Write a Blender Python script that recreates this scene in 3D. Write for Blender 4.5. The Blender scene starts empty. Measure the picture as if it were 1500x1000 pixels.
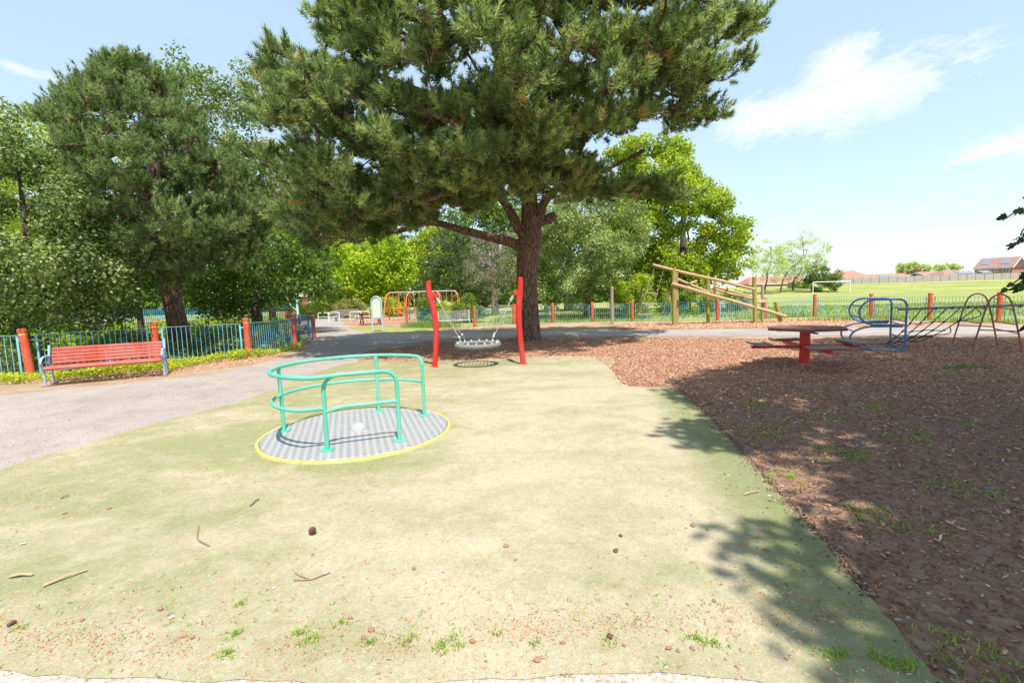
import bpy, bmesh, math, random
import numpy as np
from mathutils import Vector, Matrix
random.seed(7); RNG = np.random.default_rng(11)
S = bpy.context.scene; COL = S.collection
R = math.radians
# ------------------------------------------------------------------ camera
FPX, HPX, ROLL, EYE = 690.0, 432.0, R(1.7), 1.65
PITCH = math.atan((500 - HPX) / FPX)
fw = np.array([0, math.cos(PITCH), -math.sin(PITCH)]); r0 = np.array([1., 0, 0]); u0 = np.array([0, math.sin(PITCH), math.cos(PITCH)])
rt = r0 * math.cos(ROLL) - u0 * math.sin(ROLL); up = u0 * math.cos(ROLL) + r0 * math.sin(ROLL)
cd = bpy.data.cameras.new('camera'); cam = bpy.data.objects.new('camera', cd); COL.objects.link(cam)
cd.sensor_width = 36; cd.lens = FPX / 1500 * 36; cd.clip_start = .05; cd.clip_end = 3000
M = Matrix.Identity(4)
for i in range(3):
    M[i][0], M[i][1], M[i][2] = rt[i], up[i], -fw[i]
M[2][3] = EYE
cam.matrix_world = M
S.camera = cam
def ray(x, y): return rt * (x - 750) / FPX + up * (500 - y) / FPX + fw
def at(x, y, Y):                     # measured photo position at a surveyed distance Y
    d = ray(x, y); return np.array([0, 0, EYE]) + d * (Y / d[1])
def gr(x, y, z=0.):                  # measured photo position on the ground
    d = ray(x, y); return np.array([0, 0, EYE]) + d * ((z - EYE) / d[2])

# ------------------------------------------------------------------ light
SUNV = Vector((.165, -.46, 1)).normalized()
sd = bpy.data.lights.new('sun', 'SUN'); sd.energy = 2.9; sd.angle = R(.55); sd.color = (1, .955, .87)
so = bpy.data.objects.new('sun', sd); COL.objects.link(so); so.rotation_euler = SUNV.to_track_quat('Z', 'Y').to_euler()
W = bpy.data.worlds.new('World'); S.world = W; W.use_nodes = True
S.view_settings.view_transform = 'Standard'; S.view_settings.look = 'None'; S.view_settings.gamma = 1
S.view_settings.exposure = 1.26
S.cycles.use_denoising = True
S.cycles.max_bounces = 6; S.cycles.diffuse_bounces = 3; S.cycles.glossy_bounces = 2; S.cycles.transmission_bounces = 4; S.cycles.transparent_max_bounces = 4
S.cycles.sample_clamp_indirect = 6

class NT:
    def __init__(s, nt): s.nt = nt
    def n(s, t, ins=None, **kw):
        nd = s.nt.nodes.new(t)
        for k, v in kw.items(): setattr(nd, k, v)
        for k, v in (ins or {}).items():
            i = nd.inputs[k]
            if isinstance(v, bpy.types.NodeSocket): s.nt.links.new(v, i)
            else:
                if isinstance(v, (tuple, list)) and len(v) == 3 and i.type == 'RGBA': v = (*v, 1)
                i.default_value = v
        return nd
    def math(s, op, a, b=0., clamp=False): return s.n('ShaderNodeMath', {0: a, 1: b}, operation=op, use_clamp=clamp).outputs[0]
    def vm(s, op, a, b=(0, 0, 0), out=0): return s.n('ShaderNodeVectorMath', {0: a, 1: b}, operation=op).outputs[out]
    def noise(s, v, scale, detail=4, rough=.55, out=0): return s.n('ShaderNodeTexNoise', {'Vector': v, 'Scale': scale, 'Detail': detail, 'Roughness': rough}).outputs[out]
    def ramp(s, f, stops, interp='LINEAR'):
        nd = s.n('ShaderNodeValToRGB', {0: f}); cr = nd.color_ramp; cr.interpolation = interp
        while len(cr.elements) < len(stops): cr.elements.new(.5)
        for e, (p, c) in zip(cr.elements, stops):
            e.position = p; e.color = (*c, 1) if isinstance(c, (tuple, list)) else (c, c, c, 1)
        return nd.outputs[0]
    def mix(s, f, a, b, blend='MIX'):
        nd = s.nt.nodes.new('ShaderNodeMix'); nd.data_type = 'RGBA'; nd.blend_type = blend
        for i, v in ((0, f), (6, a), (7, b)):
            if isinstance(v, bpy.types.NodeSocket): s.nt.links.new(v, nd.inputs[i])
            else: nd.inputs[i].default_value = (*v, 1) if isinstance(v, (tuple, list)) else v
        return nd.outputs[2]

# sky with a few thin clouds (in the real sky dome directions)
nt = NT(W.node_tree); W.node_tree.nodes.clear()
sky = nt.n('ShaderNodeTexSky', sky_type='NISHITA', sun_disc=False, sun_elevation=math.asin(SUNV.z), sun_rotation=math.atan2(SUNV.x, SUNV.y), altitude=20, air_density=1.0, dust_density=.7, ozone_density=1.0)
geo = nt.n('ShaderNodeTexCoord').outputs['Generated']
def cloud(px, py, a, b, tilt, seed, thr, wx=1.0):
    c = Vector(ray(px, py)).normalized(); e1 = c.cross(Vector((0, 0, 1))).normalized(); e2 = e1.cross(c).normalized()
    e1, e2 = e1 * math.cos(tilt) + e2 * math.sin(tilt), e2 * math.cos(tilt) - e1 * math.sin(tilt)
    u = nt.vm('DOT_PRODUCT', geo, tuple(e1), 1); v = nt.vm('DOT_PRODUCT', geo, tuple(e2), 1); w = nt.vm('DOT_PRODUCT', geo, tuple(c), 1)
    cv = nt.n('ShaderNodeCombineXYZ', {0: nt.math('MULTIPLY', u, 5.), 1: nt.math('MULTIPLY', v, 11.), 2: seed}).outputs[0]
    nz = nt.noise(nt.vm('ADD', cv, nt.vm('SCALE', nt.noise(cv, 3., 4, .6, 1), (0, 0, 0))), 1.6, 10, .68)
    ua = nt.math('DIVIDE', u, a); va = nt.math('DIVIDE', v, b)
    rr = nt.math('SQRT', nt.math('ADD', nt.math('MULTIPLY', ua, ua), nt.math('MULTIPLY', va, va)))
    m = nt.math('SUBTRACT', nt.math('ADD', nt.math('SUBTRACT', 1.0, rr), nt.math('MULTIPLY', nt.math('SUBTRACT', nz, .5), 2.2)), thr)
    m = nt.math('MULTIPLY', m, 1.25, True)
    return nt.math('MULTIPLY', m, nt.math('GREATER_THAN', w, 0.))
cl = cloud(1215, 145, .20, .055, R(4), 3.1, .06)
for args in ((1470, 215, .12, .035, R(10), 7.7, .4), (30, 100, .11, .03, R(-8), 1.3, .72), (330, 150, .12, .02, R(4), 5.5, .8), (1235, 105, .085, .06, R(20), 9.5, .22)):
    cl = nt.math('MAXIMUM', cl, cloud(*args))
veil = nt.mix(.6, sky.outputs[0], (2.08, 2.62, 2.9))      # thin high veil over the whole sky
haz = nt.mix(nt.math('MULTIPLY', cl, .85), veil, (3.9, 3.9, 3.7))
bg = nt.n('ShaderNodeBackground', {'Color': haz, 'Strength': .135})
W.node_tree.links.new(bg.outputs[0], nt.n('ShaderNodeOutputWorld').inputs[0])

# ------------------------------------------------------------------ materials
def newmat(name):
    m = bpy.data.materials.new(name); m.use_nodes = True; m.node_tree.nodes.clear(); return m, NT(m.node_tree)
def finish(m, t, col, rough=.6, bump=None, bs=.3, bd=.01, spec=.4, metal=0.):
    ins = {'Base Color': col, 'Roughness': rough, 'Specular IOR Level': spec, 'Metallic': metal}
    if bump is not None: ins['Normal'] = t.n('ShaderNodeBump', {'Height': bump, 'Strength': bs, 'Distance': bd}).outputs[0]
    p = t.n('ShaderNodeBsdfPrincipled', ins)
    m.node_tree.links.new(p.outputs[0], t.n('ShaderNodeOutputMaterial').inputs[0]); return m
def paint(name, c, dirt=(.16, .13, .1), amt=.35, scale=9, rough=.42, bs=.12, fade=.12):
    m, t = newmat(name); v = t.n('ShaderNodeTexCoord').outputs['Object']
    n1 = t.noise(v, scale, 6, .65); n2 = t.noise(v, 1.7, 3); n3 = t.noise(v, 60, 3)
    lite = tuple(min(1, x * (1 - fade) + fade * .8) for x in c)
    col = t.mix(t.ramp(n2, [(.35, 0.), (.7, 1.)]), c, lite)
    col = t.mix(t.math('MULTIPLY', t.ramp(n1, [(.56, 0.), (.75, 1.)]), amt), col, dirt)
    rg = t.math('ADD', t.math('MULTIPLY', n1, .3), rough - .1)
    return finish(m, t, col, rg, t.math('ADD', n3, n1), bs, .004)
def wood(name, c1, c2, sc=1., bs=.4):
    m, t = newmat(name); v = t.n('ShaderNodeTexCoord').outputs['Object']
    mp = t.n('ShaderNodeMapping', {'Vector': v, 'Scale': (14 * sc, 14 * sc, 2.2 * sc)}).outputs[0]
    n1 = t.noise(mp, 1.5, 7, .65); n2 = t.noise(v, 1.3, 3)
    col = t.mix(n1, c1, c2); col = t.mix(t.math('MULTIPLY', t.ramp(n2, [(.4, 0.), (.7, 1.)]), .5), col, tuple(x * .65 for x in c1))
    return finish(m, t, col, .8, n1, bs, .01, .2)
def bark(name, c1, c2):
    m, t = newmat(name); v = t.n('ShaderNodeTexCoord').outputs['Object']
    mp = t.n('ShaderNodeMapping', {'Vector': v, 'Scale': (7, 7, 1.6)}).outputs[0]
    vo = t.n('ShaderNodeTexVoronoi', {'Vector': t.vm('ADD', mp, t.vm('SCALE', t.noise(v, 5, 3, .6, 1), (0, 0, 0))), 'Scale': 1.6}, feature='DISTANCE_TO_EDGE').outputs[0]
    n1 = t.noise(mp, 3, 7, .7); n2 = t.noise(v, .9, 3)
    plate = t.ramp(vo, [(.0, 0.), (.16, 1.)])
    h = t.math('ADD', t.math('MULTIPLY', plate, .7), t.math('MULTIPLY', n1, .6))
    col = t.mix(t.ramp(h, [(.25, 0.), (1.0, 1.)]), c1, c2); col = t.mix(t.math('MULTIPLY', n2, .35), col, (.10, .09, .06))
    return finish(m, t, col, .9, h, .9, .035, .15)
def leafmat(name, stops, trans=.35, rough=.5, tcol=None):
    m, t = newmat(name); a = t.n('ShaderNodeAttribute', attribute_name='tint').outputs['Fac']
    col = t.ramp(a, stops)
    p = t.n('ShaderNodeBsdfPrincipled', {'Base Color': col, 'Roughness': rough, 'Specular IOR Level': .35})
    tr = t.n('ShaderNodeBsdfTranslucent', {'Color': t.mix(.6, col, t.mix(1., col, tcol or (1.6, 1.9, .6), 'MULTIPLY'))})
    mx = t.n('ShaderNodeMixShader', {0: trans, 1: p.outputs[0], 2: tr.outputs[0]})
    m.node_tree.links.new(mx.outputs[0], t.n('ShaderNodeOutputMaterial').inputs[0]); return m
def simple(name, c1, c2, scale=8, rough=.8, bs=.3, bd=.01, det=5, spec=.3):
    m, t = newmat(name); v = t.n('ShaderNodeTexCoord').outputs['Object']; n1 = t.noise(v, scale, det, .6)
    return finish(m, t, t.mix(t.ramp(n1, [(.3, 0.), (.7, 1.)]), c1, c2), rough, n1, bs, bd, spec)
def tinted(name, stops, rough=.85):
    m, t = newmat(name); a = t.n('ShaderNodeAttribute', attribute_name='tint').outputs['Fac']
    return finish(m, t, t.ramp(a, stops), rough, None, spec=.2)

PI2 = math.tau
MAT = {}
MAT['mint'] = paint('mint_paint', (.085, .47, .33), (.17, .30, .24), .45, 11, .4)
MAT['red'] = paint('red_paint', (.62, .018, .012), (.3, .03, .02), .3, 6, .38, fade=.05)
MAT['post'] = paint('orange_red_paint', (.60, .085, .030), (.22, .08, .04), .55, 11, .5, .25)
MAT['seatred'] = paint('bench_red', (.52, .062, .035), (.25, .06, .04), .45, 9, .5, .2)
MAT['blue'] = paint('light_blue_paint', (.19, .50, .67), (.3, .16, .2), .4, 8, .45)
MAT['bluedark'] = paint('worn_blue_paint', (.06, .17, .38), (.1, .07, .06), .45, 12, .45)
MAT['teal'] = paint('teal_blue_paint', (.09, .34, .45), (.06, .12, .14), .4, 6, .5)
MAT['ice'] = paint('pale_blue_paint', (.42, .62, .74), (.3, .35, .4), .3, 6, .45)
MAT['white'] = paint('white_paint', (.78, .78, .74), (.4, .4, .35), .25, 3, .5)
MAT['cream'] = paint('sign_board', (.80, .80, .66), (.75, .72, .36), .6, 3.5, .5, fade=.3)
MAT['yellow'] = paint('yellow_rubber', (.50, .45, .12), (.32, .29, .15), .7, 9, .7)
MAT['gold'] = paint('yellow_band', (.72, .45, .05), (.3, .15, .05), .3, 8, .4)
MAT['rust'] = paint('red_brown_paint', (.36, .085, .06), (.16, .07, .05), .6, 10, .55)
MAT['orange'] = paint('orange_paint', (.70, .19, .04), (.5, .12, .04), .3, 5, .5)
MAT['black'] = paint('black_paint', (.02, .022, .025), (.08, .07, .06), .3, 6, .45)
MAT['galv'] = paint('galvanised_steel', (.42, .43, .42), (.22, .22, .21), .5, 12, .45)
MAT['rope'] = simple('grey_rope', (.42, .40, .36), (.25, .23, .2), 60, .9)
MAT['darkrope'] = simple('dark_rope', (.035, .03, .035), (.07, .06, .06), 60, .9)
MAT['basket'] = simple('basket_ring_rope', (.24, .24, .225), (.15, .15, .145), 45, .8, .5)
MAT['log'] = wood('pale_log', (.58, .45, .26), (.38, .26, .13))
MAT['loggreen'] = wood('log_with_algae', (.42, .36, .08), (.30, .24, .07))
MAT['greylog'] = wood('weathered_log', (.46, .38, .28), (.28, .22, .15))
MAT['brownwood'] = wood('brown_stained_wood', (.26, .11, .085), (.15, .065, .05), .6)
MAT['greywood'] = wood('grey_weathered_wood', (.34, .30, .27), (.2, .165, .14), .6)
MAT['stone'] = simple('stone', (.42, .24, .17), (.30, .16, .11), 20, .9, .5)
MAT['darkstone'] = simple('dark_stone', (.17, .10, .075), (.10, .065, .05), 20, .9, .5)
MAT['greystone'] = simple('pale_stone', (.5, .45, .4), (.3, .25, .22), 20, .9, .5)
MAT['twig'] = simple('twig_bark', (.2, .14, .1), (.33, .25, .18), 30, .9)
MAT['cone'] = simple('pine_cone', (.22, .12, .07), (.12, .06, .035), 30, .9)
MAT['litter'] = simple('white_litter', (.82, .82, .82), (.65, .65, .66), 30, .6)
MAT['pinebark'] = bark('pine_bark', (.065, .040, .029), (.30, .18, .13))
MAT['bark'] = bark('grey_bark', (.05, .042, .034), (.2, .165, .13))
MAT['palebark'] = bark('pale_bark', (.16, .13, .1), (.42, .36, .29))

# ------------------------------------------------------------------ mesh helpers
class MB:
    def __init__(s): s.v = []; s.f = []; s.mi = []
    def add(s, vs, fs, k=0):
        o = len(s.v); s.v += [tuple(map(float, p)) for p in vs]; s.f += [tuple(i + o for i in f) for f in fs]; s.mi += [k] * len(fs); return s
    def box(s, c, size, rot=None, bev=0., k=0):
        sx, sy, sz = (x / 2 for x in size); b = min(bev, sx * .9, sy * .9, sz * .9)
        if b <= 0:
            vs = [Vector((x, y, z)) for x in (-sx, sx) for y in (-sy, sy) for z in (-sz, sz)]
            fs = [(0, 1, 3, 2), (4, 6, 7, 5), (0, 4, 5, 1), (2, 3, 7, 6), (0, 2, 6, 4), (1, 5, 7, 3)]
        else:
            bm = bmesh.new(); bmesh.ops.create_cube(bm, size=1)
            for v in bm.verts: v.co = Vector((v.co.x * 2 * sx, v.co.y * 2 * sy, v.co.z * 2 * sz))
            bmesh.ops.bevel(bm, geom=bm.edges[:], offset=b, segments=2, affect='EDGES', profile=.6)
            bm.verts.index_update(); vs = [v.co.copy() for v in bm.verts]; fs = [[v.index for v in f.verts] for f in bm.faces]; bm.free()
        if rot is not None:
            m = rot if isinstance(rot, Matrix) else Matrix.Rotation(rot, 3, 'Z'); vs = [m @ v for v in vs]
        c = Vector(c); return s.add([v + c for v in vs], fs, k)
    def bar(s, a, b, w, t, bev=0.004):                     # rectangular bar between two points (w across, t up)
        a, b = Vector(a), Vector(b); d = b - a; L = d.length; x = d / L
        y = Vector((0, 0, 1)).cross(x); y = y.normalized() if y.length > 1e-4 else Vector((0, 1, 0)); z = x.cross(y)
        m = Matrix((x, y, z)).transposed(); return s.box((a + b) / 2, (L, w, t), m, bev)
    def tube(s, path, r, n=10, closed=False, caps=True):
        P = [Vector(p) for p in path]; N = len(P); rs = r if hasattr(r, '__len__') else [r] * N
        T = []
        for i in range(N):
            a = P[(i - 1) % N] if (closed or i > 0) else P[i]; b = P[(i + 1) % N] if (closed or i < N - 1) else P[i]
            T.append((b - a).normalized() if (b - a).length > 1e-9 else Vector((0, 0, 1)))
        ref = Vector((0, 0, 1)) if abs(T[0].z) < .9 else Vector((1, 0, 0)); nrm = (ref - T[0] * ref.dot(T[0])).normalized(); vs = []
        for i in range(N):
            nrm = nrm - T[i] * nrm.dot(T[i]); nrm = nrm.normalized() if nrm.length > 1e-6 else T[i].orthogonal().normalized()
            bn = T[i].cross(nrm)
            for j in range(n):
                a = PI2 * j / n; vs.append(P[i] + (nrm * math.cos(a) + bn * math.sin(a)) * rs[i])
        fs = []
        for i in range(N if closed else N - 1):
            for j in range(n):
                k = (i + 1) % N; fs.append((i * n + j, i * n + (j + 1) % n, k * n + (j + 1) % n, k * n + j))
        if caps and not closed: fs += [tuple(range(n))[::-1], tuple((N - 1) * n + j for j in range(n))]
        return s.add(vs, fs)
    def lathe(s, prof, c=(0, 0, 0), n=24, k=0):
        vs = []; fs = []; c = Vector(c)
        for (r, z) in prof:
            for j in range(n):
                a = PI2 * j / n; vs.append(c + Vector((r * math.cos(a), r * math.sin(a), z)))
        for i in range(len(prof) - 1):
            for j in range(n): fs.append((i * n + j, i * n + (j + 1) % n, (i + 1) * n + (j + 1) % n, (i + 1) * n + j))
        fs += [tuple(range(n))[::-1], tuple((len(prof) - 1) * n + j for j in range(n))]
        return s.add(vs, fs, k)
    def mesh(s, name, mats, smooth=True):
        me = bpy.data.meshes.new(name); me.from_pydata(s.v, [], s.f)
        for m in (mats if isinstance(mats, list) else [mats]): me.materials.append(m)
        if len(set(s.mi)) > 1: me.polygons.foreach_set('material_index', s.mi)
        if smooth:
            bm = bmesh.new(); bm.from_mesh(me)
            for f in bm.faces: f.smooth = True
            for e in bm.edges:
                if len(e.link_faces) == 2 and e.calc_face_angle(0) > R(38): e.smooth = False
            bm.to_mesh(me); bm.free()
        return me
    def build(s, name, mat, parent=None, smooth=True): return link(name, s.mesh(name, mat, smooth), parent)
def link(name, me, parent=None):
    o = bpy.data.objects.new(name, me); COL.objects.link(o)
    if parent is not None: o.parent = parent
    return o
def tag(o, label=None, cat=None, group=None, kind=None):
    if label: o['label'] = label
    if cat: o['category'] = cat
    if group: o['group'] = group
    if kind: o['kind'] = kind
    return o
def thing(name, label, cat, loc=(0, 0, 0), rz=0., group=None):
    o = bpy.data.objects.new(name, None); COL.objects.link(o); o.empty_display_size = .2
    o.location = [float(v) for v in loc]; o.rotation_euler = (0, 0, rz); return tag(o, label, cat, group)
KIDS = {}
def copy_thing(src, label, loc, rz=0., scale=None):
    c = src.copy(); COL.objects.link(c); c.location = [float(v) for v in loc]; c.rotation_euler = (0, 0, rz); c['label'] = label
    if scale: c.scale = scale
    def rec(a, b):
        for ch in [o for o in bpy.data.objects if o.parent == a]:
            d = ch.copy(); COL.objects.link(d); d.parent = b; rec(ch, d)
    rec(src, c); return c
def npmesh(name, V, F, mat, tint=None, smooth=False):       # V (n,3)  F (m,k) constant k
    me = bpy.data.meshes.new(name); V = np.asarray(V, np.float32); F = np.asarray(F, np.int32); k = F.shape[1]
    me.vertices.add(len(V)); me.vertices.foreach_set('co', V.ravel()); me.loops.add(F.size); me.loops.foreach_set('vertex_index', F.ravel())
    me.polygons.add(len(F)); me.polygons.foreach_set('loop_start', np.arange(0, F.size, k, dtype=np.int32)); me.polygons.foreach_set('loop_total', np.full(len(F), k, np.int32))
    if smooth: me.polygons.foreach_set('use_smooth', np.ones(len(F), bool))
    me.update(calc_edges=True)
    if tint is not None:
        a = me.attributes.new('tint', 'FLOAT', 'FACE'); a.data.foreach_set('value', np.asarray(tint, np.float32))
    me.materials.append(mat); return me
def unit(a): return a / np.maximum(np.linalg.norm(a, axis=1, keepdims=True), 1e-9)
def rnd_dir(n): return unit(RNG.normal(size=(n, 3)))
def smoothpath(pts, per=6):
    P = [Vector(p) for p in pts]; out = []
    for i in range(len(P) - 1):
        a = P[max(i - 1, 0)]; b = P[i]; c = P[i + 1]; d = P[min(i + 2, len(P) - 1)]
        for k in range(per):
            t = k / per; out.append(.5 * ((2 * b) + (c - a) * t + (2 * a - 5 * b + 4 * c - d) * t * t + (3 * b - a - 3 * c + d) * t ** 3))
    out.append(P[-1]); return out
def fillet(pts, rad, seg=7):
    P = [Vector(p) for p in pts]; out = [P[0]]
    for i in range(1, len(P) - 1):
        a, b, c = P[i - 1], P[i], P[i + 1]; u = (a - b); v = (c - b); q = min(rad, u.length * .49, v.length * .49); p1 = b + u.normalized() * q; p2 = b + v.normalized() * q
        for k in range(seg + 1):
            t = k / seg; out.append(p1 * (1 - t) ** 2 + b * 2 * t * (1 - t) + p2 * t * t)
    out.append(P[-1]); return out

# ------------------------------------------------------------------ terrain sheets
def terr(X, Y):
    X = np.asarray(X, float); Y = np.asarray(Y, float); t = np.clip((Y - 88) / 42, 0, 1); return 1.9 * t * t * (3 - 2 * t)
def pos_nodes(t): return t.n('ShaderNodeNewGeometry').outputs['Position']
m, t = newmat('meadow_grass'); v = pos_nodes(t)
n1 = t.noise(v, .13, 4); n2 = t.noise(v, 1.1, 5); n3 = t.noise(v, 14, 4, .7)
mp = t.n('ShaderNodeMapping', {'Vector': v, 'Scale': (.02, .22, 1), 'Rotation': (0, 0, .12)}).outputs[0]; n4 = t.noise(mp, 1., 4)
c = t.mix(t.ramp(n1, [(.35, 0.), (.65, 1.)]), (.17, .24, .045), (.34, .33, .10))
c = t.mix(t.ramp(n4, [(.4, 0.), (.62, 1.)]), c, (.40, .37, .15)); c = t.mix(t.math('MULTIPLY', t.ramp(n2, [(.4, 0.), (.65, 1.)]), .5), c, (.12, .2, .035))
MAT['meadow'] = finish(m, t, c, .9, t.math('ADD', n2, n3), .6, .06, .1)
m, t = newmat('dry_earth'); v = pos_nodes(t)
n1 = t.noise(v, .8, 5); n2 = t.noise(v, 6, 6, .7); n3 = t.noise(v, 45, 4, .7)
c = t.mix(t.ramp(n1, [(.35, 0.), (.65, 1.)]), (.36, .235, .15), (.52, .41, .30)); c = t.mix(t.ramp(n2, [(.5, 0.), (.7, .8)]), c, (.26, .13, .075)); c = t.mix(t.math('MULTIPLY', n3, .35), c, (.14, .08, .05))
MAT['earth'] = finish(m, t, c, .95, t.math('ADD', n2, n3), .7, .03, .1)
m, t = newmat('bark_mulch'); v = pos_nodes(t)
mp = t.n('ShaderNodeMapping', {'Vector': t.vm('ADD', v, t.vm('MULTIPLY', t.noise(v, 7, 3, .6, 1), (.12, .12, 0))), 'Scale': (1, 1, 1)}).outputs[0]
vo = t.n('ShaderNodeTexVoronoi', {'Vector': mp, 'Scale': 22., 'Randomness': 1.}); n1 = t.noise(v, .55, 4); n2 = t.noise(v, 30, 4, .7); n3 = t.noise(v, 4, 4, .6)
rgb = t.n('ShaderNodeSeparateColor', {0: vo.outputs['Color']}).outputs[0]
c = t.ramp(rgb, [(0., (.27, .12, .075)), (.35, (.46, .22, .135)), (.75, (.57, .31, .20)), (1., (.66, .46, .33))])
far_lit = t.ramp(t.math('DIVIDE', t.n('ShaderNodeSeparateXYZ', {0: v}).outputs[1], 12.), [(.45, 0.), (.85, 1.)])   # sunlit red tone painted in beyond; bark and soil near darkened for tree shade
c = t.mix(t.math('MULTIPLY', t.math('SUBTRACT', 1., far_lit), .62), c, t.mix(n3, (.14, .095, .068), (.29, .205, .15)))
c = t.mix(t.math('MULTIPLY', n2, .3), c, (.08, .04, .03)); c = t.mix(t.math('MULTIPLY', t.ramp(n1, [(.45, 0.), (.7, 1.)]), .35), c, (.36, .2, .13))
MAT['mulch'] = finish(m, t, c, .9, t.math('ADD', vo.outputs['Distance'], n2), .9, .03, .15)
m, t = newmat('worn_asphalt'); v = pos_nodes(t)
n1 = t.noise(v, .5, 4); n2 = t.noise(v, 90, 3, .8); n3 = t.noise(v, 3.5, 6, .7)
c = t.mix(t.ramp(n1, [(.35, 0.), (.7, 1.)]), (.335, .285, .255), (.45, .39, .345)); c = t.mix(t.ramp(n3, [(.55, 0.), (.72, .55)]), c, (.36, .27, .2)); c = t.mix(t.ramp(n2, [(.36, .75), (.52, 0.)]), c, (.13, .12, .12)); c = t.mix(t.ramp(n2, [(.56, 0.), (.68, .6)]), c, (.52, .48, .45)); n7 = t.noise(v, 1.3, 7, .7); c = t.mix(t.ramp(n7, [(.35, .4), (.5, 0.)]), c, (.2, .18, .17))
MAT['asphalt'] = finish(m, t, c, .85, n2, .5, .006, .25)
m, t = newmat('concrete_strip'); v = pos_nodes(t)
vo = t.n('ShaderNodeTexVoronoi', {'Vector': v, 'Scale': 70.}); n1 = t.noise(v, 3, 5, .7)
c = t.ramp(t.n('ShaderNodeSeparateColor', {0: vo.outputs['Color']}).outputs[0], [(0, (.36, .28, .23)), (.5, (.50, .43, .37)), (1, (.62, .57, .52))]); c = t.mix(t.ramp(n1, [(.5, 0.), (.75, .7)]), c, (.40, .27, .2))
MAT['concrete'] = finish(m, t, c, .9, vo.outputs['Distance'], .6, .01, .2)
m, t = newmat('worn_green_turf'); v = pos_nodes(t); sx = t.n('ShaderNodeSeparateXYZ', {0: v}); X, Y = sx.outputs[0], sx.outputs[1]
wv = t.vm('ADD', v, t.vm('MULTIPLY', t.noise(v, .9, 3, .6, 1), (.7, .7, 0)))
mpw = t.n('ShaderNodeMapping', {'Vector': wv, 'Scale': (.75, 1.35, 1), 'Rotation': (0, 0, -.25)}).outputs[0]
n1 = t.noise(mpw, .85, 5, .6); n2 = t.noise(v, 5.5, 6, .7); n3 = t.noise(v, 120, 3, .8); n4 = t.noise(v, 28, 5, .75)
edge = t.math('ADD', t.math('MULTIPLY', t.math('SUBTRACT', X, 1.71), -.983), t.math('MULTIPLY', t.math('SUBTRACT', Y, 1.8), .185))   # metres in from the right-hand edge
eg = t.ramp(t.math('ADD', edge, t.math('MULTIPLY', t.math('SUBTRACT', n1, .5), .7)), [(.05, 1.), (.62, 0.)])
lf = t.ramp(t.math('MULTIPLY', t.math('ADD', X, 3.6), .25), [(.1, 1.), (.95, 0.)])
rb = t.vm('DISTANCE', v, (-1.95, 5.76, 0), 1); ring = t.math('MULTIPLY', t.ramp(t.math('DIVIDE', rb, 2.2), [(.52, 1.), (.74, 0.)]), .55)
g = t.math('ADD', t.math('ADD', t.math('MULTIPLY', t.math('SUBTRACT', n1, .445), 3.2), t.math('MULTIPLY', lf, .62)), t.math('ADD', t.math('MULTIPLY', eg, 1.5), ring))
far = t.ramp(t.math('DIVIDE', Y, 14.), [(.55, 0.), (.8, 1.)])
g = t.math('ADD', t.math('ADD', g, t.math('MULTIPLY', far, .35)), t.math('MULTIPLY', t.math('SUBTRACT', n2, .5), 1.1), True)
c = t.mix(g, (.525, .465, .335), (.265, .30, .145)); c = t.mix(t.ramp(n4, [(.25, .35), (.5, 0.)]), c, (.27, .18, .10)); c = t.mix(t.ramp(n4, [(.58, 0.), (.74, .5)]), c, (.50, .45, .32))
c = t.mix(t.math('MULTIPLY', t.math('SUBTRACT', .66, n3, True), 2.0, True), c, (.25, .20, .11)); n8 = t.noise(v, 42, 4, .8); c = t.mix(t.ramp(n8, [(.3, .45), (.46, 0.)]), c, (.24, .17, .10)); c = t.mix(t.ramp(n8, [(.56, 0.), (.7, .45)]), c, (.66, .60, .48)); n5 = t.noise(v, 11, 6, .75); c = t.mix(t.ramp(n5, [(.57, 0.), (.70, .42)]), c, (.40, .23, .15)); n6 = t.noise(v, 2.3, 6, .7); c = t.mix(t.ramp(n6, [(.52, 0.), (.68, .3)]), c, (.58, .5, .37))
c = t.mix(t.math('MULTIPLY', eg, .42), c, (.16, .195, .08))
MAT['turf'] = finish(m, t, c, .95, t.math('ADD', n3, n4), .5, .012, .08)

def grid_sheet(name, xs, ys, zoff, mat):
    XX, YY = np.meshgrid(xs, ys); V = np.stack([XX, YY, terr(XX, YY) + zoff], -1).reshape(-1, 3); nx = len(xs); F = []
    for j in range(len(ys) - 1):
        for i in range(nx - 1): a = j * nx + i; F.append((a, a + 1, a + nx + 1, a + nx))
    return tag(link(name, npmesh(name, V, F, mat, smooth=True)), kind='structure')
grid_sheet('ground', np.linspace(-900, 900, 37), np.concatenate([np.linspace(-60, 80, 15), np.linspace(84, 134, 26), np.linspace(150, 1500, 12)]), -.012, MAT['meadow'])
def sheet(name, poly, z, mat, jit=.03, step=.22, smooth=True):
    pts = [Vector((*p, 0)) for p in poly]; out = []
    if smooth: pts = smoothpath(pts + [pts[0]], 8)[:-1]
    for i, a in enumerate(pts):
        b = pts[(i + 1) % len(pts)]; n = max(1, int((b - a).length / step)); d = (b - a)
        nr = Vector((-d.y, d.x, 0)).normalized() if d.length > 1e-6 else Vector((0, 0, 0))
        for k in range(n): out.append(a + d * (k / n) + nr * random.uniform(-jit, jit))
    bm = bmesh.new(); vs = [bm.verts.new((p.x, p.y, z)) for p in out]
    es = [bm.edges.new((vs[i], vs[(i + 1) % len(vs)])) for i in range(len(vs))]
    bmesh.ops.triangle_fill(bm, edges=es, use_beauty=True)
    for f in bm.faces:
        f.normal_update()
        if f.normal.z < 0: f.normal_flip()
    me = bpy.data.meshes.new(name); bm.to_mesh(me); bm.free(); me.materials.append(mat)
    return tag(link(name, me), kind='structure')
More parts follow.
